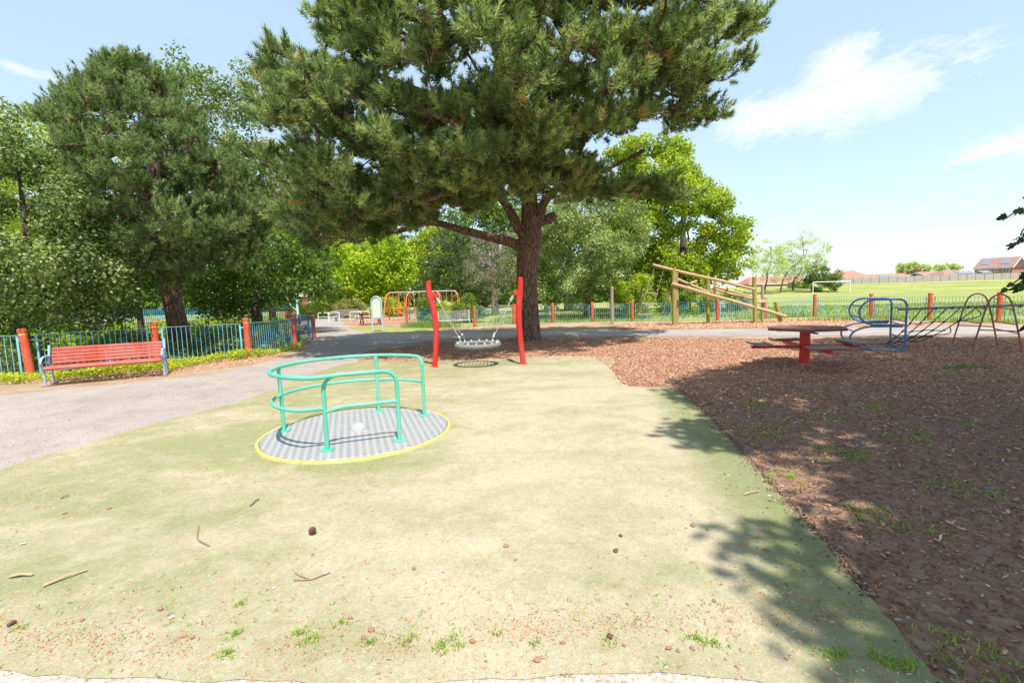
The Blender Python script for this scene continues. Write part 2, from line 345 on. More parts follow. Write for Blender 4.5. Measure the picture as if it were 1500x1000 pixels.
sheet('dry_earth', [(-16, -8), (-13.2, 8), (-12.2, 11.4), (-10.3, 13.3), (-8.3, 14.6), (-8.2, 17), (-8.8, 20.5), (-14, 30), (-20, 46), (-10, 46), (-6, 30), (-3, 25.2), (.2, 26.6), (5, 26.3), (11, 24.6), (16.3, 25), (18.5, 20.4), (20.5, 15), (24, 4), (24, -8)], -.004, MAT['earth'], .08)
MULCH = [(1.9, 11.4), (1.6, 8.3), (1.8, 7.0), (1.5, 4.3), (1.3, 1.9), (1.72, 1.5), (1.3, -4), (21, -4), (20, 12.0), (14.5, 12.9), (12.5, 14.1), (8, 15.3), (4.3, 17.0), (.5, 17.9), (-2.5, 17.2), (-4.6, 14.6), (-3.9, 13.0), (-3, 11.8), (0, 11.6)]
sheet('bark_mulch', MULCH, .000, MAT['mulch'], .07)
sheet('far_bark_mulch', [(5.2, 23.6), (4.4, 21.0), (7.5, 19.9), (12, 18.9), (16.3, 18.2), (15.8, 21.5), (14.8, 24.6), (10.9, 24.2)], .000, MAT['mulch'], .1)
sheet('swing_bark_mulch', [(-11.5, 38), (-12, 33), (-8, 28.5), (-4, 30), (-3, 36), (-6, 40)], .000, MAT['mulch'], .1)
sheet('asphalt_path', [(-11.5, -2), (-10.9, 5), (-10.2, 8.6), (-8.0, 10.3), (-7.0, 12.0), (-6.7, 14.8), (-7.6, 17.6), (-9.5, 22), (-13.2, 31), (-20, 45), (-16.3, 45), (-11.0, 31), (-8.0, 24.8), (-5.8, 22.4), (-1, 21.0), (4, 20.2), (9, 19.2), (14, 18.0), (19, 16.6), (24, 14.5), (23.5, 12.0), (17, 13.9), (12.6, 14.9), (8, 16.1), (4, 17.5), (0, 18.8), (-3, 17.9), (-4.6, 15.0), (-4.0, 12.0), (-3.9, 10), (-3.9, 8.0), (-4.2, 6.0), (-4.6, 3.4), (-5.5, -2)], .005, MAT['asphalt'], .03)
sheet('grass_patch', [(-10.5, 29), (-8.2, 25.0), (-5.5, 22.8), (-3.6, 22.3), (-3.8, 24.5), (-6, 27.5)], .002, MAT['meadow'], .12)
TURF = [(-5.35, 4.6), (-5.05, 6.4), (-4.55, 8.0), (-4.55, 10.2), (-4.2, 12.2), (-2.8, 12.3), (-1, 12.2), (1, 12.4), (2.45, 11.75), (2.1, 9.8), (1.97, 8.25), (2.25, 8.0), (2.72, 7.6), (2.45, 5.6), (2.14, 3.9), (1.9, 2.6), (1.76, 1.95), (1.66, 1.62), (1.35, 1.74), (.6, 1.87), (-.6, 1.87), (-1.6, 1.93), (-2.6, 2.06), (-4.0, 2.6), (-5.3, 3.4)]
sheet('turf_surface', TURF, .011, MAT['turf'], .018, .10)
sheet('concrete_strip', [(-5, 3.0), (-2.6, 2.6), (-1.2, 2.4), (.6, 2.3), (1.3, 2.1), (1.6, 1.75), (1.6, 1.0), (1.5, -3), (-6, -3)], .007, MAT['concrete'], .02)

# ------------------------------------------------------------------ loose ground cover
def inpoly(px, py, poly):
    c = np.zeros(len(px), bool); n = len(poly)
    for i in range(n):
        x1, y1 = poly[i]; x2, y2 = poly[(i + 1) % n]
        c ^= ((y1 > py) != (y2 > py)) & (px < (x2 - x1) * (py - y1) / (y2 - y1 + 1e-12) + x1)
    return c
def visible(x, y, m=1.15): return np.abs(x) < m * y + .6
def chips(name, x, y, L, Wd, T, tint, mat, z0=.004, tilt=.35, kind='stuff', wob=0):
    n = len(x); a = RNG.uniform(0, PI2, n); tx = RNG.normal(0, tilt, n); ty = RNG.normal(0, tilt, n)
    ex = np.stack([np.cos(a), np.sin(a), tx], 1); ey = np.stack([-np.sin(a), np.cos(a), ty], 1); ex = unit(ex); ey = unit(ey); ez = np.cross(ex, ey)
    c = np.stack([x, y, np.full(n, z0) + T / 2 + np.abs(tx) * L * .3], 1)
    V = []
    for sz in (-1, 1):
        for sxx, syy in ((-1, -.7), (1, -1), (.8, 1), (-1, .8)):
            k = RNG.uniform(.6, 1.1, (n, 1)); V.append(c + ex * (sxx * L / 2)[:, None] * k + ey * (syy * Wd / 2)[:, None] + ez * (sz * T / 2)[:, None])
    V = np.stack(V, 1).reshape(-1, 3); o = (np.arange(n) * 8)[:, None]
    F = np.concatenate([o + np.array(q) for q in ((4, 5, 6, 7), (0, 1, 5, 4), (1, 2, 6, 5), (2, 3, 7, 6), (3, 0, 4, 7))]); tt = np.tile(tint, 5)
    return tag(link(name, npmesh(name, V, F, mat, tt)), kind=kind)
MAT['chip'] = tinted('bark_chips', [(0, (0.180, 0.081, 0.047)), (.3, (0.385, 0.180, 0.101)), (.6, (0.554, 0.285, 0.166)), (.85, (0.674, 0.422, 0.262)), (1, (0.818, 0.670, 0.476))])
MAT['chipgrey'] = tinted('old_shaded_bark_chips', [(0, (.11, .064, .045)), (.4, (.22, .135, .095)), (.75, (.34, .225, .165)), (1, (.54, .44, .35))])  # near bark, its colour darkened to suit the tree shade
def scatter(poly, n, dens=None):
    P = np.array(poly); x = RNG.uniform(P[:, 0].min(), P[:, 0].max(), n); y = RNG.uniform(P[:, 1].min(), P[:, 1].max(), n); k = inpoly(x, y, poly) & visible(x, y)
    return x[k], y[k]
VIS = [q for q in MULCH]
TP = smoothpath([Vector((*p, 0)) for p in TURF + TURF[:1]], 6); TP = [(v.x, v.y) for v in TP]; TS_ = [(q[0] + (.10 if q[0] < 0 else -.10), q[1] - .10) for q in TP]
x, y = scatter(MULCH, 170000); kk = ~inpoly(x, y, TS_) | (RNG.random(len(x)) < 0); x, y = x[kk], y[kk]; k = RNG.random(len(x)) < np.clip((y - 4) / 5, .12, 1); x, y = x[k], y[k]; n = len(x)
chips('bark_chips', x, y, RNG.uniform(.018, .06, n), RNG.uniform(.007, .022, n), RNG.uniform(.003, .008, n), RNG.random(n) ** 1.2, MAT['chip'])
x, y = scatter(MULCH, 420000); k = ~inpoly(x, y, TS_) & (y < 8.5) & (RNG.random(len(x)) < np.clip((9 - y) / 5, 0, .9)); x, y = x[k], y[k]; n = len(x)
chips('old_shaded_bark_chips', x, y, RNG.uniform(.006, .03, n) * RNG.choice([.6, .95, 1.5], n, p=[.55, .4, .05]), RNG.uniform(.004, .013, n), RNG.uniform(.002, .006, n), RNG.random(n) ** 1.7, MAT['chipgrey'])
n = 2400; q = RNG.random(n); ed = np.array([[2.72, 7.6], [2.45, 5.6], [2.14, 3.9], [1.9, 2.6], [1.72, 1.95]]); tq = q ** 1.5 * 3.4; i0 = np.minimum(tq.astype(int), 3); pe = ed[i0] + (ed[i0 + 1] - ed[i0]) * (tq - i0)[:, None]; off = RNG.exponential(.028, n) * np.where(RNG.random(n) < .85, 1, 5) - .06
chips('spilled_bark_chips', pe[:, 0] - off, pe[:, 1], RNG.uniform(.006, .028, n), RNG.uniform(.004, .011, n), RNG.uniform(.002, .005, n), RNG.random(n) ** 1.5, MAT['chipgrey'], .011)
n = 1500; xx = RNG.uniform(-3, 2.8, n); yy = 12.15 + RNG.normal(0, .22, n); kx = RNG.random(n) < .4; xx = np.where(kx, 2.2 + RNG.normal(0, .08, n), xx); yy = np.where(kx, RNG.uniform(7.9, 12, n), yy)
chips('spilled_red_bark', xx, yy, RNG.uniform(.015, .05, n), RNG.uniform(.007, .018, n), RNG.uniform(.003, .007, n), RNG.random(n) ** 1.2, MAT['chip'], .011)
# litter caught in the hollow along the near edge
n = 5200; xx = RNG.uniform(-3.2, 1.75, n); yy = 2.12 + .06 * np.sin(xx * 1.7) + RNG.normal(0, .055, n) + RNG.exponential(.05, n); pt = np.sin(xx * 5.3) + np.sin(xx * 2.1 + 1) + .9 * np.sin(xx * 11.7 + 2); k = RNG.uniform(-2.2, 2.6, n) < pt; xx, yy = xx[k], yy[k]; n = len(xx)
chips('edge_litter', xx, yy, RNG.uniform(.003, .016, n), RNG.uniform(.002, .006, n), RNG.uniform(.0012, .003, n), RNG.uniform(.05, .8, n), MAT['chip'], .011, .2)
# thin scatter of bark and needles over the turf, denser at its edges
x, y = scatter(TURF, 22000); n0 = len(x)
pn = np.array([math.sin(a * 2.1 + b * 1.3) + math.sin(a * .9 - b * 2.2 + 1) for a, b in zip(x, y)])
k = (pn > RNG.uniform(-1.4, 2.4, n0)) | (y < 2.7); x, y = x[k], y[k]; k = RNG.random(len(x)) < np.where(y < 2.5, .95, np.where(x < -1.2, .85, .4)); x, y = x[k], y[k]; n = len(x)
chips('turf_bark_crumbs', x, y, RNG.uniform(.006, .028, n), RNG.uniform(.003, .009, n), RNG.uniform(.002, .004, n), RNG.uniform(.25, .9, n), MAT['chip'], .011, .2)
x, y = scatter(TURF, 5200); k = (x < 0) | (RNG.random(len(x)) < .35); x, y = x[k], y[k]; n = len(x)
chips('dry_needles', x, y, RNG.uniform(.02, .09, n), np.full(n, .0016), np.full(n, .0012), RNG.uniform(.35, .8, n), MAT['chip'], .011, .03)
poly = [(-11.5, 10.4), (-8.6, 10.6), (-6.9, 12.6), (-7.2, 15), (-8.2, 14.4), (-10, 12.4), (-11.6, 11.2)]
x, y = scatter(poly, 9000); n = len(x); chips('path_edge_needles', x, y, RNG.uniform(.03, .09, n), RNG.uniform(.006, .018, n), RNG.uniform(.003, .006, n), RNG.uniform(.4, 1, n), MAT['chip'], .006)
x, y = scatter([(5.2, 23.6), (4.4, 21.0), (7.5, 19.9), (12, 18.9), (16.3, 18.2), (15.8, 21.5), (14.8, 24.6), (10.9, 24.2)], 16000); n = len(x)
chips('far_bark_chips', x, y, RNG.uniform(.04, .1, n), RNG.uniform(.02, .04, n), RNG.uniform(.005, .012, n), RNG.uniform(.35, 1, n), MAT['chip'])
x, y = scatter([(-4.5, 2.15), (1.7, 1.9), (1.6, 1.3), (-4, 1.3)], 1500); n = len(x)
chips('strip_bark_crumbs', x, y, RNG.uniform(.006, .03, n), RNG.uniform(.004, .01, n), RNG.uniform(.002, .005, n), RNG.uniform(.3, 1, n), MAT['chip'], .007, .2)

def blades(name, x, y, hgt, wid, tint, mat, z0=0., lean=.4, per=1, sd=.035):
    x = np.repeat(x, per); y = np.repeat(y, per); n = len(x); x = x + RNG.normal(0, sd, n); y = y + RNG.normal(0, sd, n)
    h = hgt * RNG.uniform(.45, 1.15, n); a = RNG.uniform(0, PI2, n); l = RNG.uniform(.05, lean, n) * h
    w = wid * RNG.uniform(.7, 1.2, n); z = z0 + terr(x, y); b = a + RNG.uniform(-.6, .6, n) + math.pi / 2
    p0 = np.stack([x - np.cos(b) * w / 2, y - np.sin(b) * w / 2, z], 1); p1 = np.stack([x + np.cos(b) * w / 2, y + np.sin(b) * w / 2, z], 1)
    m1 = np.stack([x + np.cos(a) * l * .35 + np.cos(b) * w * .45, y + np.sin(a) * l * .35 + np.sin(b) * w * .45, z + h * .6], 1); m0 = np.stack([x + np.cos(a) * l * .35 - np.cos(b) * w * .45, y + np.sin(a) * l * .35 - np.sin(b) * w * .45, z + h * .6], 1)
    t1 = np.stack([x + np.cos(a) * l, y + np.sin(a) * l, z + h * .95], 1)
    V = np.stack([p0, p1, m1, m0, t1], 1).reshape(-1, 3); o = (np.arange(n) * 5)[:, None]
    F = np.concatenate([o + np.array((0, 1, 2)), o + np.array((0, 2, 3)), o + np.array((3, 2, 4))]); tt = RNG.uniform(tint[0], tint[1], n)
    return tag(link(name, npmesh(name, V, F, mat, np.tile(tt, 3))), kind='stuff')
MAT['grass'] = leafmat('grass_blades', [(0, (.08, .15, .02)), (.5, (.16, .27, .04)), (1, (.34, .38, .12))], .35)
MAT['tuft'] = leafmat('fresh_grass_blades', [(0, (.12, .22, .02)), (.5, (.22, .36, .035)), (1, (.38, .45, .10))], .4)
tx, ty = [], []
for (px, py, k) in [(655, 945, 26), (600, 940, 10), (545, 945, 8), (455, 940, 12), (440, 930, 9), (345, 932, 10), (330, 962, 10), (500, 915, 6), (1020, 940, 14), (1045, 945, 8), (785, 945, 6), (1130, 700, 12), (1160, 700, 12), (1215, 965, 14), (1290, 970, 22), (1330, 980, 22), (1235, 960, 9), (30, 925, 6), (352, 890, 6), (730, 930, 4), (890, 945, 4)]:
    g = gr(px, py); s = .007 + .0009 * k; k = int(k * .7) + 1
    tx += list(RNG.normal(g[0], s, k)); ty += list(RNG.normal(g[1], s, k))
blades('grass_tufts', np.array(tx), np.array(ty), .024, .005, (.4, .95), MAT['tuft'], .012, 1.6, 6, .012)
# sparse grass coming up through the old bark on the right
x, y = scatter([(1.75, 1.7), (2.3, 4.0), (2.9, 6.8), (4.5, 7.5), (6.5, 6), (5.5, 3), (2.5, 1.2)], 9000)
pn = np.array([math.sin(a * 5.1 + b * 2.3) + math.sin(a * 2.9 - b * 6.2 + 1) + .8 * math.sin(a * 11 + 2) * math.sin(b * 9) for a, b in zip(x, y)]); ed = x - (1.71 + (y - 1.8) * .188)
k = (pn > .7 + .32 * ed) & (RNG.random(len(x)) < .75); x, y = x[k], y[k]
blades('sparse_grass', x, y, .032, .006, (.25, .9), MAT['tuft'], .0, 1.5, 5, .025)
xs_ = RNG.uniform(-2.8, 1.7, 90); ys_ = RNG.normal(2.2, .16, 90); blades('stray_grass', xs_, ys_, .022, .0045, (.3, .9), MAT['tuft'], .011, 1.6, 4, .01)
AP = [(-9, 6), (-8, 9.8), (-6.9, 12), (-6.6, 15), (-4.8, 15), (-4.6, 8), (-5.2, 5), (-7, 4)]; x, y = scatter(AP, 2600); n = len(x); chips('path_litter', x, y, RNG.uniform(.012, .05, n), RNG.uniform(.004, .012, n), RNG.uniform(.002, .004, n), RNG.uniform(.4, 1, n), MAT['chip'], .006, .15)
g1 = gr(1215, 540); g2 = gr(1430, 552)
blades('shade_weeds', np.concatenate([RNG.normal(8.6, .35, 60), RNG.normal(10.4, .25, 60)]), np.concatenate([RNG.normal(8.9, .1, 60), RNG.normal(8.5, .12, 60)]), .06, .01, (.1, .6), MAT['grass'], 0, 1., 4)

# ------------------------------------------------------------------ trees
def leaf_crown(C, Rd, n_per, L, Wd, tint, flat=.5, shell=.55, droop=0., gap=.0):
    """leaf-sized kites spread through clumps with centres C and radii Rd"""
    cnt = np.maximum(3, (n_per * (Rd / Rd.mean()) ** 2).astype(int)); idx = np.repeat(np.arange(len(C)), cnt); n = len(idx)
    d = rnd_dir(n); rr = Rd[idx] * (shell + (1 - shell) * RNG.random(n)) ** .8 * RNG.uniform(.55, 1.08, n)
    d[:, 2] *= .82; p = C[idx] + d * rr[:, None]
    nr = unit(d * .6 + np.array([0, 0, flat]) + RNG.normal(0, .55, (n, 3)))
    a = unit(np.cross(nr, rnd_dir(n))); a[:, 2] -= droop; a = unit(a); b = np.cross(nr, a)
    l = L * RNG.uniform(.6, 1.25, n)[:, None]; w = Wd * RNG.uniform(.6, 1.2, n)[:, None]
    V = np.stack([p - a * l * .5, p + b * w * .5 + a * l * .05, p + a * l * .5 + nr * l * .1, p - b * w * .5 + a * l * .05], 1).reshape(-1, 3)
    F = (np.arange(n) * 4)[:, None] + np.arange(4)
    ct = RNG.uniform(-.16, .16, len(C)); tt = np.clip(RNG.uniform(tint[0], tint[1], n) + ct[idx], 0, 1)
    return V, F, tt
def pine_crown(C, Rd, shoots, needles, SL, NL, NW, tint, upb=.55, candle=0., axis_out=None, dead=0.):
    cnt = np.maximum(4, (shoots * (Rd / Rd.mean()) ** 2).astype(int)); idx = np.repeat(np.arange(len(C)), cnt); n = len(idx)
    d = rnd_dir(n); d[:, 2] = np.where(d[:, 2] < -.15, -d[:, 2] * .7, d[:, 2]); out = axis_out[idx] if axis_out is not None else 0
    p = C[idx] + d * (Rd[idx] * RNG.uniform(.25, 1.0, n))[:, None] * np.array([1, 1, .7])
    ax = unit(d * .75 + np.array([0, 0, upb]) + out * .35 + RNG.normal(0, .25, (n, 3)))
    sl = SL * RNG.uniform(.5, 1.3, n); st = RNG.uniform(tint[0], tint[1], n) + RNG.uniform(-.12, .12, len(C))[idx]
    q = np.repeat(np.arange(n), needles); k = len(q); t = RNG.random(k) ** .8
    e = unit(np.cross(ax[q], rnd_dir(k))); th = np.radians(78 - 52 * t + RNG.normal(0, 8, k))
    nd = unit(ax[q] * np.cos(th)[:, None] + e * np.sin(th)[:, None]); b = p[q] + ax[q] * (t * sl[q])[:, None]
    nl = NL * RNG.uniform(.75, 1.2, k); sw = unit(np.cross(nd, rnd_dir(k))) * (NW / 2)
    V = np.stack([b - sw, b + sw, b + nd * nl[:, None]], 1).reshape(-1, 3); F = (np.arange(k) * 3)[:, None] + np.arange(3)
    st = np.where(RNG.random(n) < dead, 1.5, st); tt = np.where(st[q] > 1.2, .93, np.clip(st[q] + RNG.uniform(-.08, .08, k), 0, .82))
    if candle:
        m = RNG.random(n) < candle; pc = p[m] + ax[m] * sl[m][:, None] * .9; ac = unit(ax[m] * .5 + np.array([0, 0, .8])); c = len(pc)
        e1 = unit(np.cross(ac, rnd_dir(c))); e2 = np.cross(ac, e1); w = .013; h = RNG.uniform(.05, .11, c)[:, None]; W_ = []
        for j in range(3):
            a0, a1 = PI2 * j / 3, PI2 * (j + 1) / 3
            W_.append(np.stack([pc + (e1 * math.cos(a0) + e2 * math.sin(a0)) * w, pc + (e1 * math.cos(a1) + e2 * math.sin(a1)) * w, pc + ac * h], 1))
        W_ = np.concatenate(W_).reshape(-1, 3); F2 = len(V) + (np.arange(len(W_) // 3) * 3)[:, None] + np.arange(3)
        V = np.concatenate([V, W_]); F = np.concatenate([F, F2]); tt = np.concatenate([tt, np.full(len(F2), .97)])
    return V, F, tt
def pick(n, lo, hi, inside, mind, tries=40000):
    """clump centres: random points inside an envelope, kept apart by mind"""
    P = RNG.uniform(lo, hi, (tries, 3)); P = P[inside(P)]; out = []; A = np.zeros((n, 3)); k = 0
    for p in P:
        if k and ((A[:k] - p) ** 2).sum(1).min() < mind * mind: continue
        A[k] = p; k += 1
        if k == n: break
    return A[:k]
def skeleton(mb, trunk, trunk_r, C, limbs=(), tip=.018, powr=.42, droop=.0, nseg=7):
    nodes = [np.array(p, float) for p in trunk]; par = [-1] + list(range(len(trunk) - 1)); nt_ = len(trunk); minr = {}
    for lp in limbs:
        prev = int(np.argmin([np.linalg.norm(np.array(q) - lp[0]) for q in nodes[:nt_]]))
        for q_, p in enumerate(lp[1:]): nodes.append(np.array(p, float)); par.append(prev); prev = len(nodes) - 1; minr[prev] = .17 * (1 - q_ / len(lp)) ** 1.2 + .02
    top = nodes[nt_ - 1]; order = np.argsort(np.linalg.norm(C - top, axis=1)); paths = []
    lo = max(1, int(nt_ * .45))
    for i in order:
        c = C[i]; A = np.array(nodes); d = np.linalg.norm(A - c, axis=1) + .35 * np.maximum(0, A[:, 2] - c[2] + .3) + .12 * np.linalg.norm(A - top, axis=1)
        d[:lo] = 1e9; j = int(np.argmin(d)); a = A[j]; mid = (a + c) / 2 + RNG.normal(0, .1, 3) * np.linalg.norm(c - a) + np.array([0, 0, -droop * np.linalg.norm(c - a)]); prev = j
        for p in (a * .55 + mid * .45, mid, c): nodes.append(p); par.append(prev); prev = len(nodes) - 1
    N = len(nodes); cnt = np.zeros(N); ch = [[] for _ in range(N)]
    for i in range(N):
        if par[i] >= 0: ch[par[i]].append(i)
    for i in range(N - 1, -1, -1):
        if not ch[i]: cnt[i] = 1
        if par[i] >= 0: cnt[par[i]] += cnt[i]
    rad = tip * cnt ** powr; done = set()
    for k_, v_ in minr.items(): rad[k_] = max(rad[k_], v_)
    for i in range(N):                                   # follow the thickest child so each limb is one continuous tube
        if i in done: continue
        if i < nt_ and i > 0: continue
        path = [i]; done.add(i); j = i
        while ch[j]:
            nx = [k for k in ch[j] if k not in done]
            if not nx: break
            j = max(nx, key=lambda q: (1e6 if q < nt_ else 0) + cnt[q]); path.append(j); done.add(j)
        pts = ([nodes[par[i]]] if par[i] >= 0 else []) + [nodes[k] for k in path]
        rr = ([rad[i]] if par[i] >= 0 else []) + [rad[k] for k in path]
        if i == 0: rr = [trunk_r[k] if k < nt_ else rad[k] for k in path]; rr = [max(a, .0) for a in rr]
        if len(pts) < 2: continue
        sm = smoothpath(pts, 3); ri = np.interp(np.linspace(0, len(pts) - 1, len(sm)), range(len(pts)), rr); mb.tube(sm, list(ri), 14 if i == 0 else (nseg if max(rr) > .05 else 5), caps=False)
    return mb
def tree(name, label, cat, base, trunk_pts, trunk_r, C, Rd, crown_data, leaf, barkm, group=None, limbs=(), tip=.018, powr=.42, thin=1.):
    root = thing(name, label, cat, base, group=group); b = np.array(base, float)
    mb = skeleton(MB(), [np.array(p) - b for p in trunk_pts], trunk_r, C[::max(1, int(1 / thin))] - b, [[np.array(q) - b for q in l] for l in limbs], tip, powr)
    mb.build('trunk', barkm, root)
    V, F, tt = crown_data; link('crown', npmesh('crown', V - b.astype(np.float32), F, leaf, tt), root); return root

def project(P):
    v = P - np.array([0, 0, EYE]); k = v @ fw; return 750 + FPX * (v @ rt) / k, 500 - FPX * (v @ up) / k
def outline(poly, m):
    """keeps a crown inside the outline that was measured for it"""
    def f(P):
        x, y = project(P); ok = np.ones(len(P), bool)
        for a in np.linspace(0, PI2, 9)[:-1]: ok &= inpoly(x + m * math.cos(a), y + m * math.sin(a), poly)
        return ok
    return f
OUT_BIG = outline([(540, -420), (470, -60), (472, 0), (456, 21), (488, 47), (457, 78), (391, 86), (388, 130), (373, 138), (373, 192), (391, 218), (412, 250), (404, 291), (418, 358), (490, 374), (540, 366), (650, 345), (745, 306), (807, 300), (880, 308), (930, 312), (1020, 306), (1024, 262), (930, 258), (922, 246), (912, 212), (1010, 222), (1050, 196), (1072, 125), (1090, 68), (1108, 22), (1092, 34), (1058, 0), (1030, -80), (960, -420)], 34)
OUT_LEFT = outline([(58, 190), (62, 155), (99, 110), (130, 113), (142, 84), (174, 78), (212, 77), (232, 90), (244, 112), (272, 117), (291, 147), (303, 187), (326, 202), (362, 235), (372, 270), (401, 292), (414, 318), (405, 375), (340, 402), (305, 392), (270, 425), (240, 405), (200, 400), (140, 380), (80, 300)], 22)
# --- the big pine in the middle
LEAF = {}
LEAF['pine'] = leafmat('pine_needles', [(0, (0.078, 0.114, 0.039)), (.4, (0.205, 0.268, 0.103)), (.82, (0.456, 0.490, 0.217)), (.92, (0.570, 0.388, 0.205)), (1, (0.684, 0.479, 0.285))], .40, .45)
LEAF['pine2'] = leafmat('blue_green_pine_needles', [(0, (0.072, 0.114, 0.043)), (.45, (0.180, 0.246, 0.096)), (.82, (0.348, 0.402, 0.186)), (.93, (0.744, 0.552, 0.384)), (1, (0.816, 0.624, 0.456))], .34, .45)
def env_big(P):
    X, Y, Z = P[:, 0] - .3, P[:, 1] - 15.6, P[:, 2]
    rl = np.interp(Z, [3.6, 4.2, 5.5, 7.4, 9, 10.2, 11.6, 13, 15, 17, 18], [7.6, 8.6, 9.3, 9.6, 9.3, 8.9, 7.9, 6.8, 5.2, 3.0, .5])
    rr = np.interp(Z, [4.2, 4.8, 5.6, 6.4, 7.4, 9, 11, 12.5, 14, 16, 17.6], [1.5, 2.8, 4.6, 5.6, 7.1, 7.9, 8.2, 7.6, 6.4, 4.2, .8])
    ry = np.where(Y < 0, np.interp(Z, [3.8, 4.6, 6, 9, 12, 14, 15], [3.6, 4.8, 5.6, 5.8, 4.8, 3., .8]), np.interp(Z, [3.8, 4.6, 6, 9, 12, 14, 15], [3.0, 3.4, 3.6, 2.8, 2.0, 1.4, .6]))
    rx = np.where(X < 0, rl, rr); q = (X / rx) ** 2 + (Y / ry) ** 2
    zl = np.interp(P[:, 0], [-9, -7, -4, -2.2, -1, .5, 1.5, 3.3, 5, 6.2, 7.6, 9], [3.7, 3.6, 3.7, 4.0, 4.7, 5.2, 4.6, 4.7, 4.9, 5.4, 7.0, 9.6]) + .12 * np.abs(Y) * 0
    wob = .16 * np.sin(P[:, 0] * 1.3 + Z * .9) * np.cos(P[:, 1] * 1.1 + Z * .7 + 1)
    return OUT_BIG(P) & (q < 1 + wob) & (Z > zl - .5) & ((q > .28) | (Z > 11) | ((Z < 6) & (q > .05)) | (Y < -2)) & (~((np.abs(P[:, 0] - .65) < .8) & (Y < 1.5) & (Z < 5.0)))
def pads(P, k, r, flat=.6):
    idx = np.repeat(np.arange(len(P)), k); d = rnd_dir(len(idx)) * (RNG.random((len(idx), 1)) ** .5) * r; d[:, 2] *= flat; return P[idx] + d
C = pick(300, (-9.5, 9.3, 3.3), (9.2, 20.5, 15), env_big, .95, 400000)
C = np.concatenate([C, [at(x, y, Y) for x, y, Y in ((700, 296, 14), (655, 300, 14), (725, 268, 13), (785, 268, 13), (835, 280, 13.6), (600, 326, 14.5), (550, 340, 14.5), (500, 346, 14), (640, 275, 13), (760, 246, 12.5), (820, 246, 12.6), (880, 286, 14.4), (735, 226, 12), (575, 310, 13.5), (520, 315, 13), (465, 348, 14.6), (690, 262, 12.6), (850, 262, 13.5), (800, 215, 12), (770, 284, 14.2), (1085, 50, 15), (1098, 38, 14.6), (1070, 110, 15), (1050, 170, 15.5), (400, 120, 15), (392, 170, 15), (408, 245, 15), (425, 100, 15), (480, 65, 14.5), (470, 20, 14), (940, 284, 15.5), (965, 288, 15.2), (992, 286, 15.0), (908, 276, 15.6), (430, 315, 14.5), (470, 335, 14), (520, 338, 15), (560, 330, 15.5), (600, 318, 15.5), (450, 295, 13), (690, 292, 15), (865, 284, 15.5))]])
C = pads(C, 5, .72, .55)
Rd = RNG.uniform(.30, .52, len(C))
ax = unit(C - np.array([.4, 16, 7.])); crown = pine_crown(C, Rd, 11, 54, .32, .17, .027, (.06, .78), .5, .2, ax, .012)
tr = [(.62, 17.06, -.05), (.62, 17.06, .25), (.60, 17.06, 1.2), (.60, 17.05, 2.2), (.64, 17.05, 3.0), (.72, 17.05, 3.5), (.80, 17.1, 4.1), (.75, 17.15, 5.1), (.55, 17.2, 6.4), (.62, 17.0, 8.2), (.5, 16.8, 10.5), (.55, 16.4, 12), (.5, 16.2, 13.6)]
trr = [.54, .43, .39, .375, .38, .42, .37, .28, .21, .17, .13, .08, .04]
limbs = [[(.66, 17.05, 3.2), (.25, 16.95, 3.42), (-.35, 16.8, 3.60), (-.75, 16.7, 3.70), (-1.6, 16.5, 3.92), (-2.6, 16.3, 4.18), (-3.3, 16.2, 4.0), (-3.9, 16.1, 3.86), (-4.9, 15.9, 3.88), (-6.2, 15.7, 3.95)],
         [(.72, 17.05, 3.5), (.35, 16.9, 4.0), (.0, 16.8, 4.7), (-.5, 16.7, 5.2), (-1.6, 16.4, 5.6), (-3.4, 16, 6.6)],
         [(.8, 17.1, 4.0), (1.1, 17, 4.4), (1.3, 16.9, 4.9), (1.9, 16.7, 5.35), (3.0, 16.4, 5.6), (4.6, 16.2, 6.3)],
         [(.8, 17.1, 4.1), (1.45, 17.4, 4.35), (1.7, 17.5, 4.5)],
         [(.75, 17.15, 5.1), (1.2, 16.4, 5.8), (1.5, 15.6, 6.6), (1.6, 14.4, 7.6)],
         [(.6, 17.2, 6.4), (-.6, 16.8, 7.2), (-2.4, 16.6, 8.4), (-4.6, 16.8, 9.3)], [(.6, 17.2, 6.4), (1.8, 17.2, 7.5), (3.8, 17.3, 8.8), (5.8, 17.2, 10)], [(.7, 17.2, 5.2), (.2, 18.4, 5.9), (-.5, 20, 6.8)]]
tree('pine_tree', 'huge spreading pine with a forked reddish trunk standing behind the basket swing', 'tree', (.62, 17.06, 0), tr, trr, C, Rd, crown, LEAF['pine'], MAT['pinebark'], limbs=limbs, tip=.016, powr=.47)
